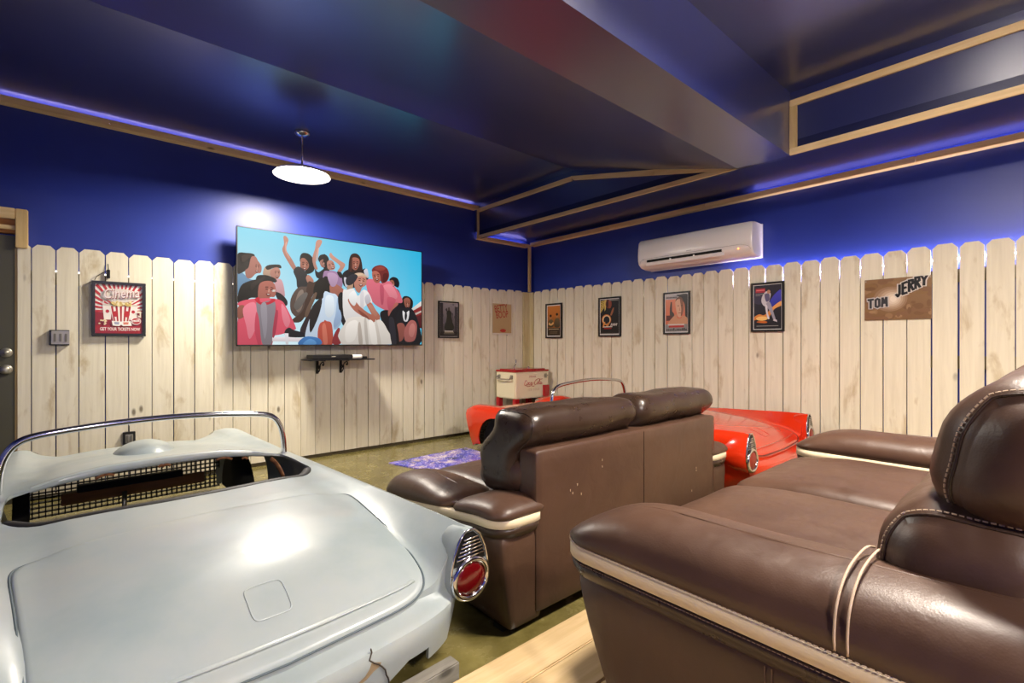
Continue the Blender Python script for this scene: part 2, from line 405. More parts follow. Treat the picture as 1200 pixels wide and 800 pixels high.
# ---------------------------------------------------------------- door at the far left
dr = bpy.data.objects.new('door_1', None); COL.objects.link(dr); dr.location = (-0.39, AY, 0); dr['kind'] = 'structure'; dr['label'] = 'olive grey door in a pine frame left of the fence'
MB().bbox((-.9, .012, 0.0), (-.004, .052, 1.885)).build('door_panel', M['door_paint'], dr)
MB().bbox((-.06+.06, -.012, 1.80), (.062, .05, 2.075), .004).build('jamb', M['pine_pale'], dr)
MB().bbox((-.006, .021, 0), (.062, .058, 1.80), .003).build('side_jamb', M['pine_pale'], dr)
MB().bbox((-.98, -.012, 2.0), (-.0, .05, 2.075), .004).build('head_casing', M['pinex'], dr)
MB().bbox((-.96, .02, 1.90), (-.0, .055, 2.0), .003).build('head_jamb', M['brown_wood'], dr)
MB().bbox((-.96, -.0, 1.925), (-.0, .03, 1.955), .003).build('stop_strip', M['pinex'], dr)
k = MB().lathe([(0, -.008), (.030, -.008), (.033, -.002), (.033, .012)], (-.045, 0, 1.063), axis='y').lathe([(0, -.02), (.014, -.02), (.016, -.004)], (-.045, 0, 1.063), axis='y').build('deadbolt', M['steel'], dr, True)
k = MB().lathe([(0, -.008), (.030, -.008), (.033, -.002), (.033, .012)], (-.045, 0, .946), axis='y').lathe([(.012, 0), (.012, -.03), (.027, -.045), (.03, -.06), (.02, -.072), (0, -.074)], (-.045, 0, .946), axis='y').build('door_knob', M['steel'], dr, True)

# ---------------------------------------------------------------- pendant lamps
def pendant(loc, label, m, group=None, shade='shade'):
    t = thing('pendant_lamp', label, 'lamp', loc, 0, group); L = CZ-loc[2]
    MB().lathe([(0, L), (.062, L), (.06, L-.014), (.045, L-.026), (.03, L-.034), (0, L-.036)], n=28).build('canopy', M['chrome'], t, True)
    MB().tube([(0, 0, .06), (0, 0, L-.03)], .007, 10).build('stem', M['chrome'], t, True)
    MB().lathe([(0, .075), (.03, .075), (.035, .06), (.12, .045), (.2, .012), (.218, -.004), (.222, -.004), (.2, .020), (.12, .052), (.03, .082), (0, .082)], n=40).build('shade', M[shade], t, True)
    MB().lathe([(0, .004), (.12, .006), (.198, .010)], n=40).build('diffuser', m, t, True)
    return t
pendant((1.326, 4.152, 2.515), 'lit chrome and glass disc pendant lamp hanging left of the soffit before the television', M['lamp'])
for x, y, q in ((0.25, -1.9, 'left of the near loveseat, behind the camera'), (2.05, 0.2, 'straight above the near loveseat')):
    pendant((x, y, 2.6), 'lit frosted disc pendant lamp hanging '+q, M['lamp_back'], 'pendant lamps behind the camera', 'shade_lit')

# ---------------------------------------------------------------- the two show cars (same pattern, two colours)
def pch(xs, ys, x):
    """smooth (Catmull-Rom style) interpolation through table rows"""
    xs = np.asarray(xs, float); ys = np.asarray(ys, float)
    i = int(np.clip(np.searchsorted(xs, x)-1, 0, len(xs)-2)); h = xs[i+1]-xs[i]; t = float(np.clip((x-xs[i])/h, 0, 1))
    def sl(j):
        if j == 0: return (ys[1]-ys[0])/(xs[1]-xs[0])
        if j == len(xs)-1: return (ys[-1]-ys[-2])/(xs[-1]-xs[-2])
        a = (ys[j]-ys[j-1])/(xs[j]-xs[j-1]); b = (ys[j+1]-ys[j])/(xs[j+1]-xs[j])
        return np.where(a*b > 0, 2*a*b/np.where(a+b == 0, 1, a+b), 0)
    m0, m1 = sl(i)*h, sl(i+1)*h; t2, t3 = t*t, t*t*t
    return (2*t3-3*t2+1)*ys[i]+(t3-2*t2+t)*m0+(-2*t3+3*t2)*ys[i+1]+(t3-t2)*m1
Q = [0, .35, .62, .78, .90, 1.0]
YS = [-.12, -.035, .12, .30, .60, .95, 1.3, 1.62, 2.0, 2.4, 2.7, 2.85]
ZT = [[.262,.262,.258,.262,.35,.455],[.306,.305,.300,.312,.410,.474],[.392,.390,.382,.372,.425,.478],[.442,.438,.426,.408,.436,.476],
      [.474,.470,.456,.438,.450,.474],[.500,.497,.485,.468,.464,.472],[.530,.525,.508,.482,.470,.471],[.543,.538,.518,.494,.476,.468],
      [.516,.512,.496,.470,.470,.474],[.474,.468,.454,.455,.482,.478],[.442,.438,.426,.446,.488,.482],[.42,.415,.40,.42,.46,.45]]
XC = [.620,.620,.620,.620,.620,.620,.618,.612,.605,.600,.595,.57]
SD = [(0, 0), (.022, -.008), (.045, -.028), (.062, -.065), (.068, -.12), (.064, -.19), (.056, -.26), (.05, -.33), (.03, -.40)]       # side, from the crown outwards and down
SR = [(0, 0), (.020, -.010), (.036, -.032), (.042, -.075), (.028, -.13), (-.015, -.19), (-.042, -.245), (-.06, -.31), (-.09, -.40)]
def xcrown(y): return float(pch(YS, XC, y))
def ztop(x, y):
    q = min(abs(x)/xcrown(y), 1.0); row = pch(YS, ZT, y); return float(pch(Q, row, q))
def side_pts(y):
    t = min(max((y+.035)/.55, 0), 1); t = t*t*(3-2*t); xc = xcrown(y); zc = ztop(xc, y)
    return [(xc+a[0]*t+b[0]*(1-t), zc+a[1]*t+b[1]*(1-t)) for a, b in zip(SD, SR)]
YR = -.035
def tuck(y, z):
    """the nose slopes back towards the ground"""
    t = min(max((y-2.45)/.40, 0), 1); return .075*t*t*min(max((.41-z)/.33, 0), 1)
def body_shell():
    ys = sorted(set([YR, -.01, .02]+[round(v, 4) for v in np.linspace(.05, 2.85, 76)]))
    qs = list(np.linspace(-1, 1, 49)); NS = len(SD)-1; ncol = len(qs)+2*NS
    vs = []; fs = []
    for y in ys:
        sp = side_pts(y); xc = xcrown(y)
        row = [(-x, y-tuck(y, z), z) for x, z in sp[:0:-1]]+[(q*xc, y, ztop(q*xc, y)) for q in qs]+[(x, y-tuck(y, z), z) for x, z in sp[1:]]
        vs += row
    R = len(ys)
    for i in range(R-1):
        for j in range(ncol-1): fs.append((i*ncol+j, i*ncol+j+1, (i+1)*ncol+j+1, (i+1)*ncol+j))
    # tail panel under the lid: a step, a ledge, an outward bulge and the pan below
    sp = side_pts(YR)
    def xs_at(z):
        zs = [p[1] for p in sp][::-1]; xx = [p[0] for p in sp][::-1]; return float(np.interp(z, zs, xx))
    rows = [(.284, 0.0), (.268, .006), (.262, .030), (.248, .062), (.228, .070), (.19, .066), (.12, .05), (.058, .03)]
    prev = list(range(NS, NS+len(qs)))
    for z, d in rows:
        cur = []
        for q in qs:
            xs_ = xs_at(z)*q; zz = min(z, ztop(q*.62, YR)-.003)
            k = max(0.0, 1-abs(q)**6); bow = .035*(1-q*q)
            dd = (d*k if abs(q) < 1 else 0)
            vs.append((xs_, YR-dd-bow*(d > 0), zz)); cur.append(len(vs)-1)
        for j in range(len(qs)-1): fs.append((cur[j], cur[j+1], prev[j+1], prev[j]))
        prev = cur
    # nose: a band above the grille opening and a post each side of it
    base = (R-1)*ncol+NS; prev = list(range(base, base+len(qs)))
    for z, d in ((.40, .02), (.36, .03), (.345, .02)):
        cur = []
        for q in qs:
            x = q*xcrown(2.85)*(1.0); zt = ztop(x, 2.85); vs.append((x, 2.85+d*(1-q**8), min(z, zt-.01))); cur.append(len(vs)-1)
        for j in range(len(qs)-1): fs.append((prev[j], prev[j+1], cur[j+1], cur[j]))
        prev = cur
    for lo, hi in ((0, 3), (len(qs)-4, len(qs)-1)):
        p2 = prev
        for z in (.25, .15, .06):
            cur = {}
            for j in range(lo, hi+1):
                x = qs[j]*xcrown(2.85); vs.append((x, 2.865-tuck(2.85, z), z)); cur[j] = len(vs)-1
            for j in range(lo, hi): fs.append((p2[j], p2[j+1], cur[j+1], cur[j]))
            p2 = cur
    me = bpy.data.meshes.new('shell'); me.from_pydata(vs, [], fs)
    bm = bmesh.new(); bm.from_mesh(me); bmesh.ops.remove_doubles(bm, verts=bm.verts[:], dist=1e-5); bmesh.ops.recalc_face_normals(bm, faces=bm.faces[:])
    if sum(f.normal.z for f in bm.faces) < 0: bmesh.ops.reverse_faces(bm, faces=bm.faces[:])
    bm.to_mesh(me); bm.free()
    return me
def cut_shell():
    o = bpy.data.objects.new('shell_tmp', body_shell()); COL.objects.link(o)
    so = o.modifiers.new('s', 'SOLIDIFY'); so.thickness = .012; so.offset = -1; so.material_offset = 0; so.use_even_offset = False
    cut = []
    # cockpit: rounded opening whose rear edge bows forward at the sides
    out = []
    for x, y in [(-.565, 1.30), (-.555, 1.16), (-.46, 1.02), (-.24, .955), (0, .935), (.24, .955), (.46, 1.02), (.555, 1.16), (.565, 1.30), (.555, 1.56), (.47, 1.585), (.2, 1.61), (0, 1.62), (-.2, 1.61), (-.47, 1.585), (-.555, 1.56)]: out.append((x, y, 0))
    sm = [(p.x, p.y) for p in spline(out, 4)]
    cut.append(MB().prism(sm, 'z', .30, .7).mesh())
    ar = [(2.36+.272*math.cos(a), .10+.272*math.sin(a)) for a in np.linspace(0, math.pi, 22)]+[(2.088, -.02), (2.632, -.02)]
    for s in (-1, 1):
        lo, hi = (.50, .75) if s > 0 else (-.75, -.50)
        cut.append(MB().prism(ar, 'x', lo, hi).mesh())
    cut.append(MB().prism([(.27, .0), (.272, .125), (.34, .16), (.425, .155), (.432, .108), (.66, .108), (.66, 0)], 'y', -.3, .03).mesh())
    cut.append(MB().prism([(-.27, .0), (-.272, .125), (-.34, .16), (-.425, .155), (-.432, .108), (-.66, .108), (-.66, 0)], 'y', -.3, .03).mesh())
    co = []
    for me in cut:
        c = bpy.data.objects.new('cut', me); COL.objects.link(c); co.append(c)
        b = o.modifiers.new('b', 'BOOLEAN'); b.object = c; b.operation = 'DIFFERENCE'; b.solver = 'EXACT'; b.use_self = True
    o.data.materials.append(M['dark_inside']); o.data.materials.append(M['dark_inside'])
    me = temp_eval(o); bm = bmesh.new(); bm.from_mesh(me); bm.verts.ensure_lookup_table()
    left = set(bm.verts); big = set()
    while left:                     # keep the largest connected piece
        st = [left.pop()]; cur = set(st)
        while st:
            for e in st.pop().link_edges:
                for q in e.verts:
                    if q in left: left.discard(q); cur.add(q); st.append(q)
        if len(cur) > len(big): big = cur
    bmesh.ops.delete(bm, geom=[q for q in bm.verts if q not in big], context='VERTS'); print('SHELL', len(bm.verts)); bm.to_mesh(me); bm.free()
    for c in co: bpy.data.objects.remove(c)
    bpy.data.objects.remove(o); me.materials.clear(); return me
def lid_mesh(lift=.010, outline=False):
    """trunk lid: rounded outline filled with rings that follow the deck, its edge rolled down"""
    cx, cy = 0, .335; out = []
    n = 96
    for k in range(n):
        a = 2*math.pi*k/n; c, s = math.cos(a), math.sin(a)
        x = math.copysign(abs(c)**.17, c); y = math.copysign(abs(s)**.17, s)
        yy = cy+y*(.385 if s > 0 else .375); hw = .475+(yy+.04)*.075
        if s < 0: yy -= .03*(1-x*x)*abs(y)
        out.append((x*hw, yy))
    if outline: return [(cx+(x-cx)*1.006, cy+(y-cy)*1.006) for x, y in out]
    rings = [(0.001, 0), (.15, 0), (.3, 0), (.45, 0), (.58, 0), (.70, 0), (.80, 0), (.88, 0), (.94, 0), (.972, -.0005), (.986, -.002), (.996, -.006), (1.0, -.012), (1.0, -.026)]
    vs = []; fs = []
    for r, dz in rings:
        for x, y in out:
            px, py = cx+(x-cx)*r, cy+(y-cy)*r; vs.append((px, py, ztop(px, py)+lift+dz))
    for i in range(len(rings)-1):
        for k in range(n): fs.append((i*n+k, i*n+(k+1) % n, (i+1)*n+(k+1) % n, (i+1)*n+k))
    me = bpy.data.meshes.new('lid'); me.from_pydata(vs, [], fs); return me
def surf_tube(pts, r, dz=.0, n=6, flat=None):
    return MB().tube([(x, y, ztop(x, y)+dz) for x, y in pts], r, n, flat=flat)
SHELL = cut_shell()
def tail_outline(n=16, s=1.0):
    """teardrop seen from behind: lamp circle with a tapering crest, centre of the circle at the origin"""
    pts = []
    for k in range(n+1):
        a = math.radians(205)+(math.radians(335)+0-math.radians(205))*k/n  # lower arc
        pts.append((.080*s*math.cos(a), .073*s*math.sin(a)))
    pts += [(.081*s, 0), (.078*s, .045), (.066*s, .095), (.044*s, .143), (.018*s, .168), (-.018*s, .168), (-.044*s, .143), (-.066*s, .095), (-.078*s, .045), (-.081*s, 0)]
    return pts
def make_car(name, label, loc, rz, rx, paint, lens, group, weathered):
    t = thing(name, label, 'car', loc, rz, group, rx)
    me = SHELL.copy(); me.materials.append(paint); me.materials.append(M['dark_inside'])
    o = link('body_shell', me, None, t); autosmooth(o, 40)
    lo = link('trunk_lid', lid_mesh(), paint, t); autosmooth(lo, 50)
    MB().tube([(x, y, ztop(x, y)+.0005) for x, y in lid_mesh(outline=True)], .0034, 6, closed=True).build('lid_gap_shade', weathered['gap_shade'], t, True)  # dark tube round the lid, its colour standing in for the shaded groove
    # round-cornered hatch pressed into the lid
    c = []
    for k in range(40):
        a = 2*math.pi*k/40; cc, ss = math.cos(a), math.sin(a)
        c.append((.052*math.copysign(abs(cc)**.35, cc)+.005, .10+.055*math.copysign(abs(ss)**.35, ss)))
    mb = MB(); mb.tube([(x, y, ztop(x, y)+.0102) for x, y in c], .0022, 6, closed=True); mb.build('plate_recess', paint, lo, True)
    # fold line across the rear of the lid
    surf_tube([(x, .0+.004-.02*(1-(x/.44)**2)) for x in np.linspace(-.43, .43, 30)], .004, .0092, 6, (.011, .0035)).build('lid_fold', paint, lo, True)
    # lip under the rear edge of the hood
    pts = [(x, 1.60+.018*(1-(x/.47)**2)) for x in np.linspace(-.49, .49, 31)]
    mb = MB(); v = []; f = []
    for x, y in pts:
        z = ztop(x, y)+.002; dr = .032*(1-.5*(abs(x)/.5)**4)
        v += [(x, y+.03, z), (x, y-.002, z+.001), (x, y-.012, z-.006), (x, y-.012, z-dr), (x, y+.002, z-dr-.006)]
    for i in range(len(pts)-1):
        for k in range(4): f.append((i*5+k, i*5+k+1, (i+1)*5+k+1, (i+1)*5+k))
    mb.add(v, f); hl = mb.build('hood_lip', paint, t, True)
    MB().tube([(x, y+.024, ztop(x, y+.024)+.0012) for x, y in pts], .0018, 5).build('lip_seam', weathered['rust'], t)
    # hood scoop
    v = []; f = []; N = 28; R = 9
    for r in range(R+1):
        for k in range(N):
            a = 2*math.pi*k/N; rr = r/R; x, y = -.025+.145*rr*math.cos(a), 2.12+.27*rr*math.sin(a)
            v.append((x, y, ztop(x, y)-.006+.068*max(0, 1-rr**2.2)**.8))
    for r in range(R):
        for k in range(N): f.append((r*N+k, r*N+(k+1) % N, (r+1)*N+(k+1) % N, (r+1)*N+k))
    MB().add(v, f).build('hood_scoop', paint, t, True)
    # moulding along the rear of the cockpit
    pts = [(-.55, 1.175), (-.46, 1.035), (-.33, .985), (-.16, .956), (0, .948), (.16, .956), (.33, .985), (.46, 1.035), (.55, 1.175)]
    pts = spline([(x, y+.012, ztop(x, y)-.012) for x, y in pts], 5, False)
    MB().tube(pts, .02, 10, flat=(.026, .016)).build('cockpit_moulding', M['rubber'], t, True)
    pts2 = [(p.x, p.y+.045, p.z-.03) for p in pts]
    MB().tube(pts2, .02, 10, flat=(.022, .014)).build('inner_moulding', M['rubber'], t, True)
    # windscreen hoop
    hoop = [(-.592, 1.655, .46), (-.588, 1.655, .55), (-.570, 1.655, .63), (-.535, 1.655, .683), (-.48, 1.655, .708), (-.36, 1.655, .724), (-.18, 1.655, .737), (0, 1.655, .742),
            (.18, 1.655, .737), (.36, 1.655, .724), (.48, 1.655, .708), (.535, 1.655, .683), (.570, 1.655, .63), (.588, 1.655, .55), (.592, 1.655, .46)]
    MB().tube(spline(hoop, 5, False), .0155, 12).build('windscreen_hoop', M['chrome'], t, True)
    # egg-crate grille in the nose
    g = MB()
    for x in np.linspace(-.52, .52, 36): g.box((x-.003, 2.80, .04), (x+.003, 2.83, .345))
    for z in np.linspace(.045, .34, 11): g.box((-.52, 2.80, z-.003), (.52, 2.83, z+.003))
    g.build('grille', M['black_metal'], t, fix=False)
    MB().box((-.5, 1.0, .035), (.5, 2.45, .045)).build('floor_pan', M['dark_inside'], t)
    # inside: wheel housings, cross board, prop
    for s in (-1, 1):
        v = []; f = []; n = 18
        for k in range(n+1):
            a = math.pi*k/n; y, z = 2.36+.285*math.cos(a), .09+.285*math.sin(a)
            v += [(s*.50, y, z), (s*.56, y, z)]
        for k in range(n): f.append((2*k, 2*k+1, 2*k+3, 2*k+2))
        f.append(tuple(2*k for k in range(n+1)))
        MB().add(v, f).build('wheel_housing', M['dark_inside'], t, True)
    MB().bbox((-.37, 2.50, .165), (.36, 2.54, .232)).build('cross_board', M['brown_wood'], t)
    MB().bbox((-.30, 2.47, .235), (.23, 2.53, .275)).build('brace', M['black_metal'], t)
    MB().tube([(-.08, 2.46, .02), (-.08, 2.46, .2)], .013, 8).build('prop_rod', M['steel'], t, True)
    # door-post stub with a rusty curved edge, right and left
    pts = [(.49, 1.575, .462), (.508, 1.55, .44), (.518, 1.51, .41), (.522, 1.46, .37)]
    MB().tube(spline(pts, 4, False), .012, 8, flat=(.006, .014)).build('post_edge', weathered['rust'], t, True)
    # tail lamps
    for s in (-1, 1):
        cx, cz, cy = s*.617, .302, YR-.03
        pv = []; pf = []; o0 = tail_outline(16, 1.04); n0 = len(o0)
        for yy, sc in ((cy, 1.0), (cy+.012, 1.02), (.02, .98), (.09, .72), (.17, .35)):
            pv += [(cx+x*sc, yy, cz+.02*(1-sc)+z*sc) for x, z in o0]
        for i in range(4):
            for k in range(n0): pf.append((i*n0+k, i*n0+(k+1) % n0, (i+1)*n0+(k+1) % n0, (i+1)*n0+k))
        pf.append(tuple(range(n0))); bz = MB().add(pv, pf).build('tail_lamp', paint, t); autosmooth(bz, 40)
        rim = MB().tube([(cx+.073*math.cos(a), cy-.008, cz+.066*math.sin(a)) for a in np.linspace(0, 2*math.pi, 33)[:-1]], .011, 10, closed=True)
        rim.tube([(cx+x*1.0, cy-.003, cz+z) for x, z in tail_outline(16, 1.03)[17:]], .0045, 8)
        rim.build('chrome_rim', M['chrome'], bz, True)
        MB().lathe([(0, -.016), (.025, -.015), (.052, -.011), (.068, -.002), (.068, .004)], (0, cy-.004, 0), 28, 'y').build('lens', lens, bz, True, (cx, 0, cz))
        bz.children[-1].scale = (1.0, 1.0, .91)
        MB().prism([(cx+x, cz+z) for x, z in ((.070, .055), (.060, .095), (.039, .139), (.015, .160), (-.015, .160), (-.039, .139), (-.060, .095), (-.070, .055))], 'y', cy-.004, cy).build('lamp_backing', M['black_metal'], bz)
        sl = MB()
        for k in range(6):
            z = .078+k*.0125; w = .062-(k*.0125)*.50
            sl.tube([(cx-w, cy-.008, cz+z), (cx+w, cy-.008, cz+z)], .0042, 6)
        sl.build('ribs', M['chrome'], bz, True)
        for a in (95, 335, 215): MB().lathe([(0, -.019), (.004, -.018), (.005, -.012)], (cx+-0+.066*math.cos(math.radians(a)), cy, cz+.060*math.sin(math.radians(a))), 8, 'y').build('screw', M['chrome'], bz, True)
        # headlamps on the far side
        MB().lathe([(0, 2.90), (.05, 2.895), (.072, 2.87), (.078, 2.85), (.078, 2.80)], (s*.52, 0, .38), 24, 'y').build('headlamp', M['chrome'], t, True)
    return t
def worn_white(nt, b):
    k = NB(nt); v = k.coords((1, 1, 1), False); n = k.noise(v, 2.6, 5, 0.6)
    c = k.ramp(n, [(0.3, '98a6a8'), (0.5, 'a6b0b0'), (0.75, 'b0b4b0')])
    ru = k.ramp(k.noise(v, 24, 6, 0.7), [(0.76, 0.0), (0.80, 0.7)])
    c = k.mix(ru, c, '8c7450'); k.l(c, b.inputs['Base Color'])
    k.l(k.ramp(k.noise(v, 6, 4), [(0.3, 0.28), (0.7, 0.42)]), b.inputs['Roughness'])
M['white_paint'] = mat('worn_pale_paint', rough=0.35, coat=0.25, build=worn_white)
M['red_paint'] = mat('glossy_orange_red_paint', 'd23010', 0.2, coat=0.7)
M['rust'] = mat('rusty_metal', rough=0.8, build=lambda nt, b: (lambda k: k.l(k.ramp(k.noise(k.coords((1, 1, 1), False), 40, 5), [(0.35, '5c3420'), (0.65, '8a5c34')]), b.inputs['Base Color']))(NB(nt)))
M['lens_red'] = mat('dark_red_lens', '5c070c', 0.12, coat=0.6)
M['lens_hollow'] = mat('hollow_lamp_red', '8c2018', 0.35)
wc = make_car('show_car', 'pale worn white classic convertible body with red tail lamp, beside the far loveseat', (.388, 1.41, .004), math.radians(3.3), 0, M['white_paint'], M['lens_red'], 'classic convertible bodies', {'rust': M['rust'], 'gap_shade': mat('grey_gap_shade', '56646a', .6)})
rc = make_car('show_car', 'glossy orange red classic convertible body standing against the right fence', (3.79, 1.40, .078), math.radians(2.4), -.030, M['red_paint'], M['lens_hollow'], 'classic convertible bodies', {'rust': M['red_paint'], 'gap_shade': mat('dark_red_gap_shade', '6c1408', .6)})
# wear on the white car only: crack with a chipped patch, rust spots along the hood lip
def fz(x, z):      # a point on its tail panel
    q = x/.55; bow = .035*(1-q*q); d = float(np.interp(z, [.058, .12, .19, .228, .25], [.03, .05, .066, .070, .062]))*(1-abs(q)**6)
    return (x, YR-d-bow-.0015, z)
cr = [(.205, .262), (.208, .25), (.198, .235), (.212, .222), (.228, .21), (.240, .196), (.252, .18), (.258, .16), (.268, .142), (.272, .125)]
MB().tube([fz(x, z) for x, z in cr], .0024, 5).build('crack', mat('crack_dark', '4a4238', 0.8), wc)
ch = [(.160, .185), (.185, .196), (.198, .21), (.204, .226), (.216, .222), (.236, .212), (.232, .202), (.212, .196), (.19, .182), (.165, .177)]
v = [fz(x, z) for x, z in ch]; MB().add(v, [tuple(range(len(v)))]).build('chipped_patch', mat('bare_filler', '9c8868', 0.8), wc)
for x, r in ((-.24, .035), (.26, .038), (.0, .018), (.36, .014), (-.02, .012)):
    MB().tube([(x+dx, 1.60+.018*(1-((x+dx)/.47)**2)-.0135, ztop(x+dx, 1.6)-.044+.010*math.cos(dx/r*1.5)) for dx in np.linspace(-r, r, 7)], .006, 6, flat=(.004, .007)).build('rust_spot', M['rust'], wc, True)
tag(MB().bbox((-.115, -.025, 0), (.115, .025, .095), .004).build('timber_block', M['grey_wood'], loc=(.792, 1.315, 0)), 'grey weathered timber block under the tail of the white car', 'timber')
bpy.data.objects['timber_block'].rotation_euler.z = math.radians(3.3)

# ---------------------------------------------------------------- loveseats
def rrect(hx, hy, r, cx=0, cy=0, n=8):
    r = max(min(r, hx-1e-4, hy-1e-4), 1e-4); out = []
    for sx, sy, a0 in ((1, 1, 0), (-1, 1, 90), (-1, -1, 180), (1, -1, 270)):
        for k in range(n+1):
            a = math.radians(a0+90*k/n); out.append((cx+sx*(hx-r)+r*math.cos(a), cy+sy*(hy-r)+r*math.sin(a)))
    return out
def loft(cx, cy, hx, hy, r, levels, zfun=None, n=8, cap=True, sub=0):
    """stack of inset rounded outlines: levels are (z, inset); long edges are subdivided so zfun can bend them"""
    def outline(i):
        base = rrect(max(hx-i, .002), max(hy-i, .002), max(r-i*.6, .01), cx, cy, n)
        out = []
        for k in range(len(base)):
            a, b = base[k], base[(k+1) % len(base)]; out.append(a)
            L = math.hypot(b[0]-a[0], b[1]-a[1])
            if k % (n+1) == n:
                for q in range(1, sub+1): out.append((a[0]+(b[0]-a[0])*q/(sub+1), a[1]+(b[1]-a[1])*q/(sub+1)))
        return out
    vs = []; fs = []; N = None
    for z, i in levels:
        o = outline(i); N = len(o)
        for x, y in o: vs.append((x, y, z+(zfun(x, y, z) if zfun else 0)))
    for l in range(len(levels)-1):
        for k in range(N): fs.append((l*N+k, l*N+(k+1) % N, (l+1)*N+(k+1) % N, (l+1)*N+k))
    if cap: fs += [tuple(range(N))[::-1], tuple(range((len(levels)-1)*N, len(levels)*N))]
    return vs, fs
def stitches(mb, pts, step, ln, r, off=(0, 0, 0)):
    pts = [Vector(p) for p in pts]; acc = 0; nxt = 0; on = None
    # resample
    S = [0]
    for a, b in zip(pts, pts[1:]): S.append(S[-1]+(b-a).length)
    def P(s):
        i = min(max(int(np.searchsorted(S, s))-1, 0), len(pts)-2); t = (s-S[i])/max(S[i+1]-S[i], 1e-9); return pts[i].lerp(pts[i+1], t)+Vector(off)
    s = 0
    while s+ln < S[-1]:
        mb.tube([P(s), P(s+ln)], r, 4); s += step
    return mb
def soft_pt(u, half, r, fn):
    p = Vector([u[i]*half[i] for i in range(3)]); inner = [max(h-r, 1e-4) for h in half]
    q = Vector([max(-inner[i], min(inner[i], p[i])) for i in range(3)]); e = p-q
    if e.length > 1e-9: p = q+e.normalized()*r
    return Vector(fn(p, Vector(u)))
def end_ring(c, half, r, fn, ux):
    out = []
    for k in range(64):
        a = 2*math.pi*k/64; cy, cz = math.cos(a), math.sin(a); m = max(abs(cy), abs(cz))
        p = soft_pt((ux, cy/m, cz/m), half, r, fn); out.append(p+Vector(c))
    return out
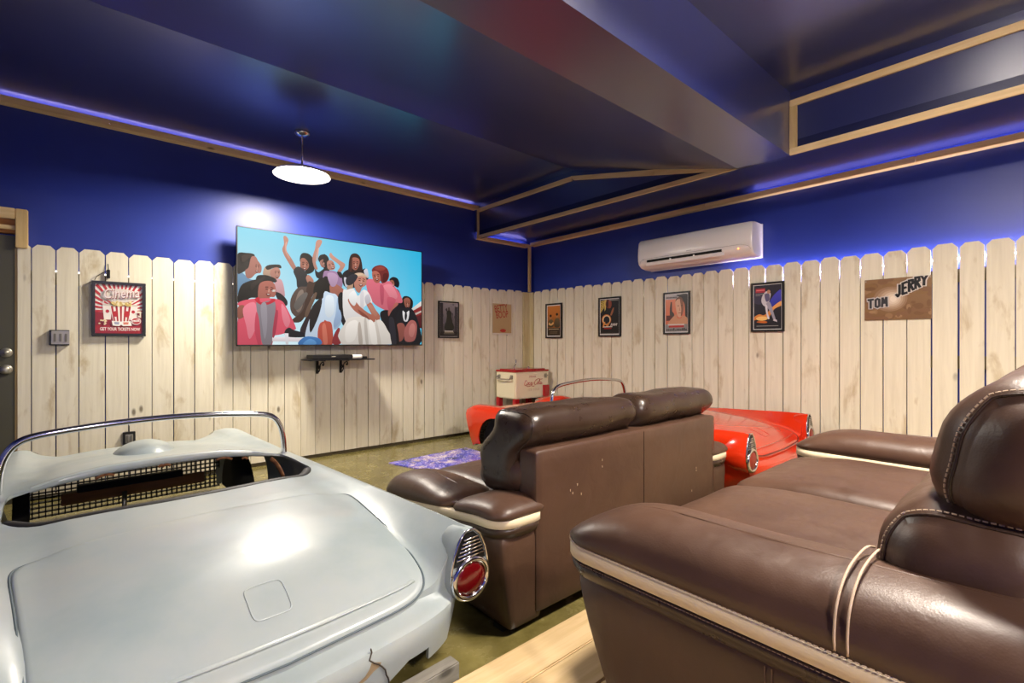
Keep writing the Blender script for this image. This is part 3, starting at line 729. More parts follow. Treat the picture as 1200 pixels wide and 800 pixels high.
def make_loveseat(name, label, loc, near):
    t = thing(name, label, 'sofa', loc, 0, 'brown loveseats'); L = M['leather']; D = M['leather_dark']
    dip = 0 if near else 1
    # frame under the seats
    v, f = soft_box((0, .50, .16), (.70, .40, .135), .03, 6); MB().add(v, f).build('seat_base', L, t, True)
    # back panel with its centre seam
    v, f = soft_box((0, .055, .375), (.745, .055, .325), .016, 10); bp = MB().add(v, f).build('back_panel', L, t, True)
    mb = MB(); mb.tube([(0, -.0005, .06), (0, -.0012, .40), (0, -.0005, .69)], .0022, 5); mb.build('seam', D, bp)
    if not near:
        mb = MB()
        for x, z in ((-.33, .60), (-.33, .57), (-.50, .52), (-.545, .505), (-.53, .49), (-.475, .475), (.52, .42), (.52, .405), (.47, .30)): mb.bbox((x-.002, -.0015, z-.005), (x+.002, .001, z+.005), .0008)
        mb.build('scuff_marks', M['thread'], bp)
    for s in (-1, 1):
        # arm body, its front edge raked back towards the floor, outer side slightly bowed
        def fa_(p, u, s=s):
            k = (.36-p[2]-.185)/.36
            y = p[1]-(.10*max(0, min(1, (0.185-p[2])/.37))**1.3 if u[1] > 0 else 0)*max(0, u[1])
            return (p[0]-s*.045*max(0, (.188-p[2])/.376)**1.5*(.5+.5*u[0]*s), y, p[2])
        v, f = soft_box((s*.808, .465, .205), (.112, .455, .188), .03, 10, fa_); ab = MB().add(v, f).build('arm_body', L, t, True)
        mb = MB()
        for dx in (-.006, .006): mb.tube([(s*.9202, .45+dx, .03), (s*.9212, .45+dx, .2), (s*.9202, .45+dx, .37)], .0013, 4)
        mb.build('seam', M['thread_dark'], ab)
        # arm top: dark under-lip, cream band, padded cap in two lengths
        cx, hx = s*.808, .137
        def tilt(x, y, z): return -.13*max(0, y-.12) if dip else 0
        v, f = loft(cx, .475, hx, .482, .10, [(.372, .05), (.374, .026), (.384, .010), (.402, .001), (.424, -.002)], tilt, n=8, sub=10); ul = MB().add(v, f).build('arm_under_lip', D, t, True)
        v, f = loft(cx, .475, hx+.003, .485, .10, [(.424, .004), (.426, .0), (.456, .0), (.458, .004)], tilt, n=8, sub=10); MB().add(v, f).build('cream_band', M['cream_leather'], t, True)
        def zf(x, y, z):
            k = min(max((z-.458)/.105, 0), 1); e = 0
            if dip: e -= .034*math.exp(-((y-.40)/.17)**2)*k; e += (.055*max(0, y-.12)-.02-.02*(y < .34))*k
            if y > .70: e -= (.035 if dip else .075)*((y-.70)/.26)**2*k
            if near: e += .02*k*max(0, 1-y/.5)
            return e+tilt(x, y, z)
        lv = [(.458, .002), (.468, -.003), (.486, -.005), (.506, .002), (.524, .014), (.540, .034), (.551, .062), (.557, .094), (.560, .125), (.5605, .1345)]
        if near:
            v, f = loft(cx, .475, hx, .482, .10, lv, zf, 8, sub=24); fp = MB().add(v, f).build('arm_pad', L, t, True)
        else:
            v, f = loft(cx, .6425, hx, .3145, .10, lv, zf, 8, sub=14); fp = MB().add(v, f).build('arm_pad', L, t, True)
            v, f = loft(cx, .1625, hx, .167, .07, lv, zf, 8, sub=6); rp = MB().add(v, f).build('arm_pad_rear', L, t, True)
        if near and s < 0:
            mb = MB(); pz = []
            for x, z in ((-.946, .462), (-.950, .485), (-.944, .506), (-.932, .524), (-.911, .542), (-.883, .555), (-.85, .5625), (-.80, .5655), (-.75, .5625), (-.70, .548)): pz.append((x, .330, z+.012*(z > .5)))
            for dy in (-.009, .009): mb.tube([(x, y+dy, z+.003) for x, y, z in spline(pz, 3, False)], .0022, 6)
            mb.build('pale_seam', M['thread'], fp, True)
            mb = MB(); o1 = [(x, y, .4605) for x, y in rrect(hx+.004, .488, .10, cx, .475, 8)]
            path = [p for p in o1 if p[1] > .80 or p[0] < cx]
            path = [(-.9495, y, .4615) for y in np.linspace(.02, .86, 40)]+[(-.9495+.10-.10*math.cos(a), .861+.10*math.sin(a), .4615) for a in np.linspace(.05, 1.5, 14)]
            stitches(mb, path, .0095, .0062, .0012); o = mb.build('stitching', M['thread'], fp, fix=False); o['kind'] = 'stuff'
            mb = MB(); stitches(mb, [(p[0]+.002, p[1], .4195) for p in path], .0085, .0052, .0008); o = mb.build('stitching', M['thread_dark'], ul, fix=False); o['kind'] = 'stuff'
        # foot
        MB().bbox((s*.84-.03, .06, -0), (s*.84+.03, .12, .025)).build('foot', M['black'], t)
        MB().bbox((s*.84-.03, .76, -0), (s*.84+.03, .82, .025)).build('foot', M['black'], t)
        # seat cushion
        def fs_(p, u):
            cr = .022*(1-u[0]**2)*(1-u[1]**2) if u[2] > 0 else 0
            fr = -.035*max(0, u[1])**3 if u[2] > 0 else 0
            return (p[0], p[1], p[2]+cr+fr+.004*noise.noise(Vector((p[0]*6+s*9, p[1]*6, 0))))
        v, f = soft_box((s*.336, .575, .372), (.332, .385, .082), .06, 16, fs_); MB().add(v, f).build('seat_cushion', L, t, True)
        # lumbar roll
        LC = (s*(.40 if near else .385), .205 if near else .16, .572); LH = (.395 if near else .375, .135 if near else .12, .115)
        PC = (s*.392, .118, .765) if near else (s*.393, .138, .668); PH = (.386, .125, .15) if near else (.390, .128, .190); PR = .115 if near else .07
        def fl(p, u):
            w = .006*noise.noise(Vector((p[0]*9+s*5+near, p[1]*9, p[2]*9)))
            pinch = 1-.10*abs(u[0])**6
            return (p[0], p[1]*pinch-.15*p[2]*1.0+w, p[2]*pinch+w)
        v, f = soft_box(LC, LH, .10, 16, fl); lr = MB().add(v, f).build('lumbar_roll', L, t, True)
        # head pillow: tall soft pillow leaning back over the panel
        ph = .15 if near else .135
        def fp_(p, u):
            w = .008*noise.noise(Vector((p[0]*7+s*3+near*2, p[1]*7, p[2]*7)))+(.005 if near else .0015)*noise.noise(Vector((p[0]*16, p[1]*16, p[2]*12+s)))
            pinch = 1-.13*abs(u[0])**6 if near else 1-.025*abs(u[0])**8
            puff = (1+.10*math.cos(p[2]/ph*2.2)) if near else 1+.10*(1-abs(p[2]/PH[2]+.45)*1.6 if p[2] < .02 else .1)
            if near: return (p[0], p[1]*pinch*puff-.22*p[2]+w, p[2]*pinch+w)
            zz = PC[2]+p[2]; q = min(max((zz-.64)/.14, 0), 1); q = q*q*(3-2*q)
            dent = 1-.10*math.exp(-((zz-.60)/.035)**2)
            return (p[0]*(1-.012*(zz < .6)), p[1]*pinch*dent+.105*(1-q)+w, p[2]*pinch+w)
        v, f = soft_box(PC, PH, PR, 20, fp_); hp = MB().add(v, f).build('head_pillow', D if not near else L, t, True)
        # seams round the pillow ends
        for (c0, hh, rr, par, tl, fn) in ((PC, PH, PR, hp, .22, fp_), (LC, LH, .10, lr, .15, fl)):
            for e in ((-1,) if s < 0 else (1,)):
                ring = end_ring(c0, hh, rr, fn, e*.93)
                mb = MB(); mb.tube(ring, .0028, 6, closed=True); mb.build('end_seam', D, par, True)
                if near:
                    mb = MB(); stitches(mb, end_ring(c0, [h+.0015 for h in hh], rr, fn, e*.90)+end_ring(c0, [h+.0015 for h in hh], rr, fn, e*.90)[:1], .0095, .0065, .0015); o = mb.build('stitching', M['thread'], par, fix=False); o['kind'] = 'stuff'
    return t
far = make_loveseat('loveseat', 'brown leather loveseat seen from behind, standing between the two cars', (2.085, 1.385, 0), 0)
near = make_loveseat('loveseat', 'brown leather loveseat on the raised plank platform, nearest the camera', (1.848, -.095, .172), 1)

# ---------------------------------------------------------------- raised platform
pf = bpy.data.objects.new('floor_platform', None); COL.objects.link(pf); pf['kind'] = 'structure'; pf['label'] = 'raised platform of pale pine planks under the near loveseat'
y = 1.145; k = 0
MB().box((X0, Y0, 0), (WX-.06, 1.12, .13)).build('platform_core', M['rail'], pf)
pm = {}
while y > Y0+.05:
    a = y-.138; MB().bbox((X0+.01, a+.0015, .131), (WX-.065, y-.0015, .171), .004).build('plank', M['plank'], pf); y = a; k += 1

TV_ART=[('e9e4dc',0,'925,373 999,470 1000,415 925,346'),
('8e2a2c',0,'916,336 1000,419 1000,268 916,264'),
('c9b3a8',0,'920,309 1000,369 1000,349 920,282'),
('5a1f22',0,'920,282 1000,323 1000,175 920,191'),
('17141a',1,'786,669 808,702 838,692 851,643 843,597 819,612 803,645'),
('a2604c',1,'789,657 807,670 820,639 814,604 798,613'),
('1a171d',1,'773,431 825,577 858,528 882,334 859,189 782,82 749,255'),
('1b1716',1,'864,457 881,509 916,508 941,465 937,392 910,372 870,396'),
('9a5a48',1,'881,477 904,497 923,472 919,409 902,380 886,415'),
('1a1a20',1,'836,331 876,387 939,374 987,194 988,0 804,3 826,188'),
('e8e4e6',1,'872,355 893,334 916,358 907,254 880,253'),
('1a1a20',1,'888,334 898,342 902,299 893,254 886,280'),
('8d4f45',1,'839,215 876,222 891,155 871,47 839,38 831,135'),
('a8605a',1,'888,172 922,255 957,247 969,175 952,46 894,32 882,100'),
('c98b78',1,'206,965 218,975 230,945 225,907 220,849 246,776 271,690 266,662 244,700 202,833 209,903'),
('14110f',1,'287,808 302,842 336,834 362,766 357,690 330,654 311,663 318,729 302,773 287,754'),
('b1705c',1,'287,751 292,789 311,793 330,750 328,708 308,681 289,696'),
('2c2a2e',1,'254,669 279,714 316,667 330,592 321,537 276,515 268,598'),
('5d4a42',1,'276,520 321,537 356,568 364,519 337,422 324,297 294,233 245,291 241,412'),
('8d7a6e',1,'278,477 303,496 299,357 278,294 261,353'),
('33262a',1,'311,234 380,426 425,479 452,450 453,112 295,95'),
('c28672',1,'316,618 330,645 354,603 350,570 326,570'),
('4a3228',1,'324,568 354,580 380,600 385,553 345,439 303,234 261,201 250,231 303,326'),
('cf9480',1,'367,958 381,983 399,975 389,922 374,881 366,770 376,709 361,706 348,797 362,894'),
('1d1715',1,'378,803 389,840 415,852 433,823 432,779 405,785 387,771'),
('b57e70',1,'389,787 415,808 428,779 423,741 402,726 389,751'),
('211c22',1,'362,706 380,678 424,733 443,673 416,621 371,626'),
('d59a85',1,'437,855 446,875 459,849 494,811 522,784 519,751 498,698 481,708 494,759 446,821'),
('c88a78',1,'424,765 433,799 453,800 466,764 466,725 443,708 426,727'),
('1d1715',1,'406,847 422,841 432,814 424,778 426,718 414,687 407,714'),
('a882a8',1,'407,683 434,700 470,702 504,650 506,556 461,515 407,556'),
('18151a',1,'478,698 502,696 509,651 494,646'),
('191820',1,'506,667 536,729 575,725 609,734 644,757 657,658 634,587 527,556'),
('3a2019',1,'542,755 547,838 561,887 590,897 612,858 622,770 616,722 546,710'),
('b06a58',1,'557,824 569,856 598,852 606,813 594,751 578,732 561,758'),
('d8d6e0',1,'517,649 536,639 538,574 525,564'),
('d8d6e0',1,'630,734 650,758 659,683 646,670'),
('6f97b8',1,'0,599 16,619 52,565 74,551 16,460 0,430'),
('1c1513',1,'0,765 37,785 74,777 67,711 45,650 16,609 0,613'),
('b9796a',1,'59,752 78,762 90,727 105,684 102,628 81,616 58,572 39,577 33,633 48,664'),
('c9a58a',1,'111,618 123,685 149,668 146,609 129,592'),
('2f2420',1,'123,678 140,702 188,712 195,682 166,683 134,657'),
('c48876',1,'146,656 166,683 185,681 192,639 185,597 166,571 146,603'),
('d8a3a8',1,'166,568 193,584 207,529 211,424 173,450'),
('1e191d',1,'166,464 196,453 224,396 220,350 188,377'),
('14100f',1,'0,402 16,503 52,548 89,571 119,610 166,588 173,557 134,569 104,529 96,470 89,411 52,399 23,334 2,360'),
('14100f',1,'81,581 104,608 142,601 170,574 166,550 134,560 111,528 96,485 81,468'),
('b5695a',1,'93,513 111,551 143,561 163,541 171,479 165,425 143,417 136,372 96,361 89,411'),
('e8d8d0',0,'149,483 168,488 168,470 156,466'),
('e2566a',1,'0,346 23,376 74,398 149,409 196,393 220,335 263,171 258,134 197,94 150,71 142,2 0,1 2,219 33,277 16,319'),
('c23c52',1,'142,373 167,375 173,227 153,2 119,2'),
('8a8088',1,'81,360 104,369 162,387 168,286 156,138 150,5 110,2 96,165'),
('cf2238',1,'74,393 95,412 100,372 134,375 159,407 167,387 134,352 98,351'),
('9c5a4a',1,'2,318 23,339 39,306 33,249 9,219 0,240'),
('eadfe2',0,'154,67 221,70 312,61 308,27 154,31'),
('1c1a20',1,'213,124 233,155 255,134 311,104 308,70 221,73'),
('e6e2e6',0,'211,103 230,103 230,3 217,4'),
('df6f80',1,'644,635 685,662 738,627 786,656 825,595 856,528 870,444 825,427 781,352 728,375 686,423 657,505'),
('c4546a',1,'727,599 751,585 749,429 734,419'),
('7e2a28',1,'677,746 695,790 737,812 774,780 785,712 770,651 738,629 723,702 696,715'),
('bd6c58',1,'679,726 702,747 725,720 731,652 708,624 687,652'),
('191519',1,'728,323 781,353 826,259 849,2 795,3 749,186'),
('b3645a',1,'781,362 825,436 843,420 803,353 782,292'),
('18120f',1,'354,518 380,615 434,636 452,610 452,498 398,444 363,425'),
('17110f',1,'407,632 434,639 448,594 439,496 407,477'),
('b06c5a',1,'439,560 461,589 513,538 510,495 483,456 461,480 443,490'),
('cfe0f2',1,'311,79 337,251 389,412 452,488 452,225 389,175 381,64 337,56'),
('cfe0f2',1,'407,483 443,490 483,456 504,227 462,145 442,80 434,192 407,220'),
('a9c2de',1,'483,453 504,227 462,145 471,306'),
('b9503e',1,'389,203 434,221 452,177 453,0 390,0 375,95'),
('b9503e',1,'407,220 432,205 440,160 434,96 451,8 407,4'),
('3f76b4',1,'278,0 311,73 381,61 391,0'),
('1a181c',1,'483,453 508,505 521,375 537,245 518,179 499,243'),
('c9a184',1,'532,540 555,642 584,696 594,673 571,611 563,536'),
('d9b79b',1,'555,639 579,699 620,712 648,683 657,671 614,671 579,649'),
('c88672',1,'573,635 594,671 630,677 646,653 642,595 620,565 606,513 585,530 575,579'),
('f1ece9',1,'510,505 536,534 571,548 595,481 626,544 657,522 680,423 645,394 621,342 639,250 527,225'),
('ded8da',1,'609,500 630,519 627,317 615,282'),
('b96f5a',1,'538,436 571,449 605,382 655,319 692,287 686,235 657,251 575,333'),
('b96f5a',1,'645,406 673,422 703,348 728,289 717,233 686,222 676,303'),
('e2d9cf',1,'486,97 518,195 546,262 635,275 676,218 728,254 773,152 797,3 509,2'),
('c2b8ae',1,'631,233 645,250 658,5 642,5'),
('cfc5ba',1,'697,219 709,233 735,4 714,4'),
('8f2f34',1,'462,96 484,161 495,145 484,80 499,9 453,9'),
('3a1e18',0,'297,758 308,760 307,754 297,751'),
('3a1e18',0,'318,760 328,754 328,748 317,754'),
('3a1e18',0,'298,743 307,744 306,736 297,735'),
('3a1e18',0,'317,743 324,740 324,732 316,735'),
('d9a08c',0,'309,740 313,741 313,714 306,715'),
('7c2a24',1,'298,703 308,706 318,702 307,683'),
('f0e4de',0,'302,702 308,703 315,701 308,695'),
('3a1e18',0,'396,785 405,790 405,784 396,779'),
('3a1e18',0,'412,791 421,790 421,784 412,785'),
('3a1e18',0,'398,773 404,776 404,769 398,766'),
('3a1e18',0,'413,777 419,777 419,771 413,771'),
('d9a08c',0,'406,774 410,775 411,753 406,752'),
('7c2a24',1,'400,740 408,745 416,743 408,726'),
('f0e4de',0,'403,739 408,743 414,741 408,737'),
('3a1e18',0,'431,757 440,768 441,765 433,752'),
('3a1e18',0,'447,776 457,784 458,780 448,773'),
('3a1e18',0,'436,748 443,758 443,753 437,744'),
('3a1e18',0,'451,767 458,773 460,767 453,761'),
('d9a08c',0,'445,758 449,762 455,747 449,741'),
('7c2a24',1,'446,726 454,737 463,744 458,724'),
('f0e4de',0,'449,728 454,736 461,740 456,731'),
('3a1e18',0,'567,812 577,820 577,813 567,806'),
('3a1e18',0,'587,821 598,819 598,812 587,815'),
('3a1e18',0,'569,798 577,801 577,795 569,791'),
('3a1e18',0,'587,803 596,803 596,797 587,797'),
('d9a08c',0,'580,800 584,801 586,776 578,775'),
('7c2a24',1,'573,761 582,766 592,764 582,744'),
('f0e4de',0,'576,760 582,762 589,762 582,756'),
('3a1e18',0,'687,702 699,710 700,705 687,696'),
('3a1e18',0,'709,715 722,717 723,711 709,709'),
('3a1e18',0,'690,690 700,695 700,688 691,683'),
('3a1e18',0,'711,700 721,702 722,695 712,694'),
('d9a08c',0,'704,694 708,696 712,675 704,670'),
('7c2a24',1,'698,655 708,664 720,666 710,644'),
('f0e4de',0,'702,656 709,662 717,663 709,655'),
('3a1e18',0,'599,655 613,658 612,651 598,649'),
('3a1e18',0,'624,658 637,651 637,645 623,651'),
('3a1e18',0,'600,639 610,640 610,632 599,630'),
('3a1e18',0,'623,639 633,636 632,627 622,631'),
('d9a08c',0,'614,636 619,637 619,608 609,609'),
('7c2a24',1,'601,596 613,599 625,594 611,574'),
('f0e4de',0,'604,594 613,596 621,593 612,587'),
('3a1e18',0,'801,643 808,646 808,642 801,638'),
('3a1e18',0,'815,647 821,646 821,640 815,643'),
('3a1e18',0,'803,634 808,635 808,632 803,629'),
('3a1e18',0,'815,636 820,637 820,631 815,632'),
('d9a08c',0,'810,635 812,636 814,620 809,619'),
('7c2a24',1,'805,612 811,614 818,614 811,602'),
('f0e4de',0,'807,612 811,614 816,613 811,609'),
('3a1e18',0,'893,449 901,452 901,448 893,444'),
('3a1e18',0,'908,453 916,452 916,446 908,449'),
('3a1e18',0,'894,437 901,439 901,434 894,432'),
('3a1e18',0,'908,440 915,439 915,433 908,435'),
('d9a08c',0,'903,438 905,438 907,418 902,418'),
('7c2a24',1,'897,409 904,411 911,410 904,395'),
('f0e4de',0,'900,407 904,409 909,408 904,404'),
('3a1e18',0,'122,509 136,510 135,503 121,501'),
('3a1e18',0,'146,509 159,503 159,496 146,501'),
('3a1e18',0,'123,491 133,492 133,484 123,484'),
('3a1e18',0,'146,490 156,486 155,477 145,482'),
('d9a08c',0,'137,489 141,488 141,460 133,460'),
('7c2a24',1,'124,447 136,450 147,444 134,425'),
('f0e4de',0,'128,446 136,446 144,444 135,438'),
('3a1e18',0,'164,649 173,655 173,649 164,644'),
('3a1e18',0,'179,656 188,653 188,648 179,650'),
('3a1e18',0,'166,637 172,640 172,634 166,631'),
('3a1e18',0,'180,641 186,641 186,635 180,635'),
('d9a08c',0,'174,639 177,639 179,619 173,618'),
('7c2a24',1,'169,605 176,609 183,607 176,591'),
('f0e4de',0,'171,606 176,608 180,607 176,602'),
('3a1e18',0,'78,690 84,694 84,688 77,684'),
('3a1e18',0,'89,694 96,691 96,685 89,688'),
('3a1e18',0,'78,677 83,678 83,671 78,670'),
('3a1e18',0,'89,678 94,677 94,670 89,672'),
('d9a08c',0,'85,676 87,676 87,651 83,652'),
('7c2a24',1,'78,640 84,644 90,640 84,622'),
('f0e4de',0,'80,639 84,641 88,639 84,633'),
('3a2a24',1,'16,750 45,778 67,771 45,735 23,700'),
('2c201c',1,'59,523 89,563 119,597 111,557 81,512 59,466'),
('f08494',1,'23,305 59,365 81,338 81,165 52,49 37,164'),
('c8465c',1,'81,281 93,223 102,8 89,3 74,136'),
('f08494',1,'196,363 220,312 238,215 221,154 201,229'),
('b03a50',1,'167,286 181,287 167,93 154,79'),
('9c949c',1,'101,340 126,357 130,166 119,49 108,166'),
('6c645f',1,'278,431 311,481 324,460 294,356 269,316 255,353'),
('241c1c',1,'337,298 363,393 398,428 380,269 337,111'),
('6e5444',1,'311,296 345,439 363,487 371,473 354,393 320,250'),
('e8f2fa',1,'416,446 443,473 461,435 461,306 434,256 414,303'),
('9cb4d4',1,'462,241 489,340 502,243 463,161'),
('fbf8f6',1,'546,493 575,529 591,464 575,380 546,427'),
('d0cad0',1,'635,469 657,505 671,439 645,402'),
('f0e8df',1,'527,179 566,238 595,215 576,48 527,31'),
('f0e8df',1,'657,234 692,210 710,13 676,10'),
('b8aca0',1,'595,181 609,215 623,10 601,7'),
('f08c9a',1,'748,602 794,623 825,560 836,490 803,469 770,536'),
('c8586c',1,'772,484 825,471 803,381 779,362'),
('a04438',1,'695,773 731,800 761,778 737,753 712,752'),
('5c1c1c',1,'748,724 778,729 768,661 744,643'),
('e8c4a4',1,'571,678 590,697 624,703 608,684 579,659'),
('8c4a3a',1,'595,348 645,293 657,258 615,293'),
('c0806c',1,'655,386 675,402 709,322 696,287'),
('5a2c22',1,'555,823 563,848 561,742 551,714'),
('c4a0c0',1,'425,670 461,684 483,647 470,565 443,561'),
('2c2a34',1,'527,638 565,693 594,673 565,594 532,580'),
('c07870',1,'917,191 940,228 956,174 940,83 914,101'),
('2a2830',1,'782,257 814,259 831,11 800,8'),
('e8a894',1,'214,905 222,922 220,846 238,781 231,773 214,836'),
('e4b09c',1,'373,881 381,898 373,787 368,786'),
('d0715c',1,'398,175 416,191 427,16 406,4'),
('5c94cc',1,'312,33 337,55 363,33 363,1 303,1')]
# ---------------------------------------------------------------- television
def tv():
    t = thing('television', 'large flat television on the front fence showing a cheering crowd under blue sky', 'television', (1.877, 4.72, 1.625))
    w, h = 1.834, 1.044
    MB().bbox((-w/2, .001, -h/2), (w/2, .03, h/2), .004).build('casing', M['black_frame'], t)
    MB().bbox((-.55, .03, -.36), (.55, .07, .30), .01).build('rear_housing', M['black'], t)
    MB().bbox((-.3, .07, -.2), (.3, .133, .2), .005).build('wall_bracket', M['black_metal'], t)
    fr = MB(); b = .008
    fr.box((-w/2, -.004, -h/2), (w/2, .002, -h/2+.012)).box((-w/2, -.004, h/2-b), (w/2, .002, h/2)).box((-w/2, -.004, -h/2), (-w/2+b, .002, h/2)).box((w/2-b, -.004, -h/2), (w/2, .002, h/2))
    fr.build('bezel', M['black_frame'], t)
    a = Art((-w/2+.007, .0005, -h/2+.011), (1, 0, 0), (0, 0, 1), w-.014, h-.019, step=.00003)
    cols = [('9fe4f6', 'cdeef5'), ('7fdcf6', '9ee2f2'), ('55cdf0', '74d4ee'), ('2fbfe8', '48c4ea')]
    v0 = len(a.v)
    # sky: paler at lower left, deeper towards the right
    n = 12
    c00, c10, c11, c01 = [np.array(lin(c)) for c in ('e6f2f2', '52c8ea', '28b4e0', '8edcf2')]
    for i in range(n):
        b0 = len(a.v)
        for x, y in ((i/n, 0), ((i+1)/n, 0), ((i+1)/n, 1), (i/n, 1)):
            a.v.append(a.o+a.r*x*a.w+a.u*y*a.h); c = (1-y)*((1-x)*c00+x*c10)+y*((1-x)*c01+x*c11); a.c.append((*c, 1))
        a.f.append(tuple(range(b0, b0+4)))
    for col, sm, s in TV_ART:
        pts = [tuple(int(q)/1000 for q in p.split(',')) for p in s.split()]
        r, g, b_ = [int(col[i:i+2], 16) for i in (0, 2, 4)]
        lo = '%02x%02x%02x' % tuple(int(v*.86) for v in (r, g, b_))
        a.poly(pts, lo, bool(sm), col, 4)
    a.build('screen_picture', M['screen'], t)
tv()

# ---------------------------------------------------------------- shelf with small boxes under the television
sh = thing('wall_shelf', 'black shelf on two scrolled iron brackets under the television', 'shelf', (1.856, 4.85, .968))
MB().bbox((-.322, -.255, -.006), (.322, 0, .006), .003).build('shelf_board', M['black'], sh)
for x in (-.165, .068):
    br = MB().bbox((x-.012, -.012, -.14), (x+.012, .0, -.006), .002).bbox((x-.012, -.20, -.014), (x+.012, -.0, -.006), .002)
    br.tube(spline([(x, -.012, -.125), (x, -.05, -.118), (x, -.075, -.09), (x, -.085, -.05), (x, -.12, -.03), (x, -.17, -.022), (x, -.18, -.045), (x, -.155, -.055), (x, -.145, -.04)], 4, False), .006, 6)
    br.tube(spline([(x, -.012, -.06), (x, -.04, -.055), (x, -.055, -.075), (x, -.035, -.09), (x, -.02, -.078)], 4, False), .005, 6)
    br.build('bracket', M['black_metal'], sh)
t = thing('media_box', 'flat black player box lying on the shelf under the television', 'media box', (1.765, 4.715, .974))
MB().bbox((-.19, -.10, .004), (.19, .09, .042), .004).build('case', M['black'], t)
MB().bbox((-.02, -.1015, .022), (.02, -.098, .030), .0007).build('label_plate', M['grey_plastic'], t)
for x in (-.15, .15): MB().bbox((x-.015, -.06, 0), (x+.015, -.03, .005), .001).build('foot', M['rubber'], t)
t = thing('white_router', 'small rounded white box on the right half of the wall shelf', 'router', (2.005, 4.66, .974))
v, f = soft_box((0, 0, .021), (.055, .04, .02), .015, 8); MB().add(v, f).build('case', M['white_plastic'], t, True)
tag(MB().bbox((-.035, -.02, 0), (.035, .02, .022), .004).build('remote_control', M['black'], loc=(2.085, 4.665, .974)), 'small black remote at the right end of the wall shelf', 'remote')

# ---------------------------------------------------------------- switches and outlet on the front fence
def plate(name, label, cat, loc, w, h, gang):
    out = cat == 'outlet'; kx = .62 if out else .9; ox = 0 if out else .006; kz = .012 if out else 0
    t = thing(name, label, cat, loc)
    MB().bbox((-w/2, -.03, -h/2), (w/2, .0, h/2), .002).build('back_box', M['black'], t)
    pw = w*kx
    MB().bbox((-pw/2+ox, -.036, -h/2+.008+kz), (pw/2+ox, -.030, h/2-.006-kz), .002).build('cover_plate', M['steel'], t)
    for i in range(gang):
        x = ox+(i-(gang-1)/2)*pw/gang*.92; g = MB().bbox((x-pw/gang*.2, -.042, -h*.26), (x+pw/gang*.2, -.034, h*.26), .002)
        g.build('socket_face' if cat == 'outlet' else 'rocker', M['switch_grey'], t)
    return t
M['switch_grey'] = mat('switch_grey', '6c6860', 0.45)
plate('light_switch', 'steel three rocker light switch on the fence left of the popcorn poster', 'switch', (-.163, AY-.002, 1.169), .108, .112, 3)
t = plate('power_outlet', 'steel power outlet low on the fence above the white car', 'outlet', (.237, AY-.002, .381), .078, .105, 2)
MB().tube([(0, -.012, .05), (.0, -.012, .10)], .004, 6).build('cable', M['black'], t)

# ---------------------------------------------------------------- posters
def poster(name, label, wall, lo, hi, z0, z1, frame=.016, fcol='black_frame', depth=.022, mat_white=0.0, off=.003, tilt=0.0):
    """returns the poster's root and an Art sheet on its face"""
    w, h = abs(hi-lo), z1-z0; c = (lo+hi)/2
    if wall == 'a': t = thing(name, label, 'poster', (c, AY-off, (z0+z1)/2))
    else: t = thing(name, label, 'poster', (AX-off, c, (z0+z1)/2), math.radians(-90))
    t.rotation_euler.y = 0
    if frame:
        fr = MB(); f_ = frame
        for a, b in (((-w/2, -h/2), (w/2, -h/2+f_)), ((-w/2, h/2-f_), (w/2, h/2)), ((-w/2, -h/2+f_), (-w/2+f_, h/2-f_)), ((w/2-f_, -h/2+f_), (w/2, h/2-f_))):
            fr.bbox((a[0], -depth, a[1]), (b[0], 0, b[1]), .002)
        fr.build('frame', M[fcol], t)
        MB().box((-w/2+f_*.6, -depth*.55, -h/2+f_*.6), (w/2-f_*.6, -.001, h/2-f_*.6)).build('backing_board', M['white_print'], t)
        d = depth*.55+.0004; iw, ih = w-2*f_, h-2*f_
    else:
        MB().bbox((-w/2, -.005, -h/2), (w/2, -.0005, h/2), .0015).build('tin_sheet', M['grey_plastic'], t); d = .0053; iw, ih = w, h
    m = mat_white
    return t, Art((-iw/2+m, -d, -ih/2+m), (1, 0, 0), (0, 0, 1), iw-2*m, ih-2*m)
def words(t, a, s, x, y, size, col, bold=0.0, sx=1.0, shear=0.0, rot=0.0, lift=3, name='lettering', spacing=1.0):
    key = 'ink_'+col
    if key not in M: M[key] = mat(key, col, 0.45)
    r = Vector((math.cos(rot), 0, math.sin(rot))); u = Vector((-math.sin(rot), 0, math.cos(rot)))
    return text_mesh(s, size, M[key], a.point(x, y, lift), r, u, name, t, bold, shear, 'CENTER', sx, 0, spacing)

# popcorn poster
t, a = poster('cinema_poster', 'square red and white popcorn poster in a black frame, left of the television', 'a', .013, .341, 1.183, 1.603, .022, depth=.03, off=.0025)
MB().bbox((-.075, -.02, .235), (-.055, -.0, .30), .002).tube([(-.065, -.01, .30), (-.066, -.008, .33), (-.068, -.004, .345)], .003, 6).tube(spline([(-.06, -.014, .30), (-.09, -.02, .278), (-.13, -.014, .245), (-.145, -.008, .215)], 4, False), .0022, 6).build('hanging_wire', M['black_metal'], t)
a.rect(0, 0, 1, 1, 'e9e2d8')
for k in range(22):
    a0 = math.radians(-12+k*9.6); a1 = a0+math.radians(4.8); c = (.53, .47)
    def ed(an):
        dx, dy = math.cos(an), math.sin(an); s_ = min([((1 if dx > 0 else 0)-c[0])/dx if abs(dx) > 1e-6 else 9, ((1 if dy > 0 else 0)-c[1])/dy if abs(dy) > 1e-6 else 9]); return (c[0]+dx*s_, c[1]+dy*s_)
    a.poly([c, ed(a0), ed(a1)], 'b5222c')
a.rect(0, 0, 1, .43, '8e1c2c'); a.rect(0, 0, 1, .16, 'a3202c')
a.ell(.52, .78, .42, .14, 'd8cfc4')
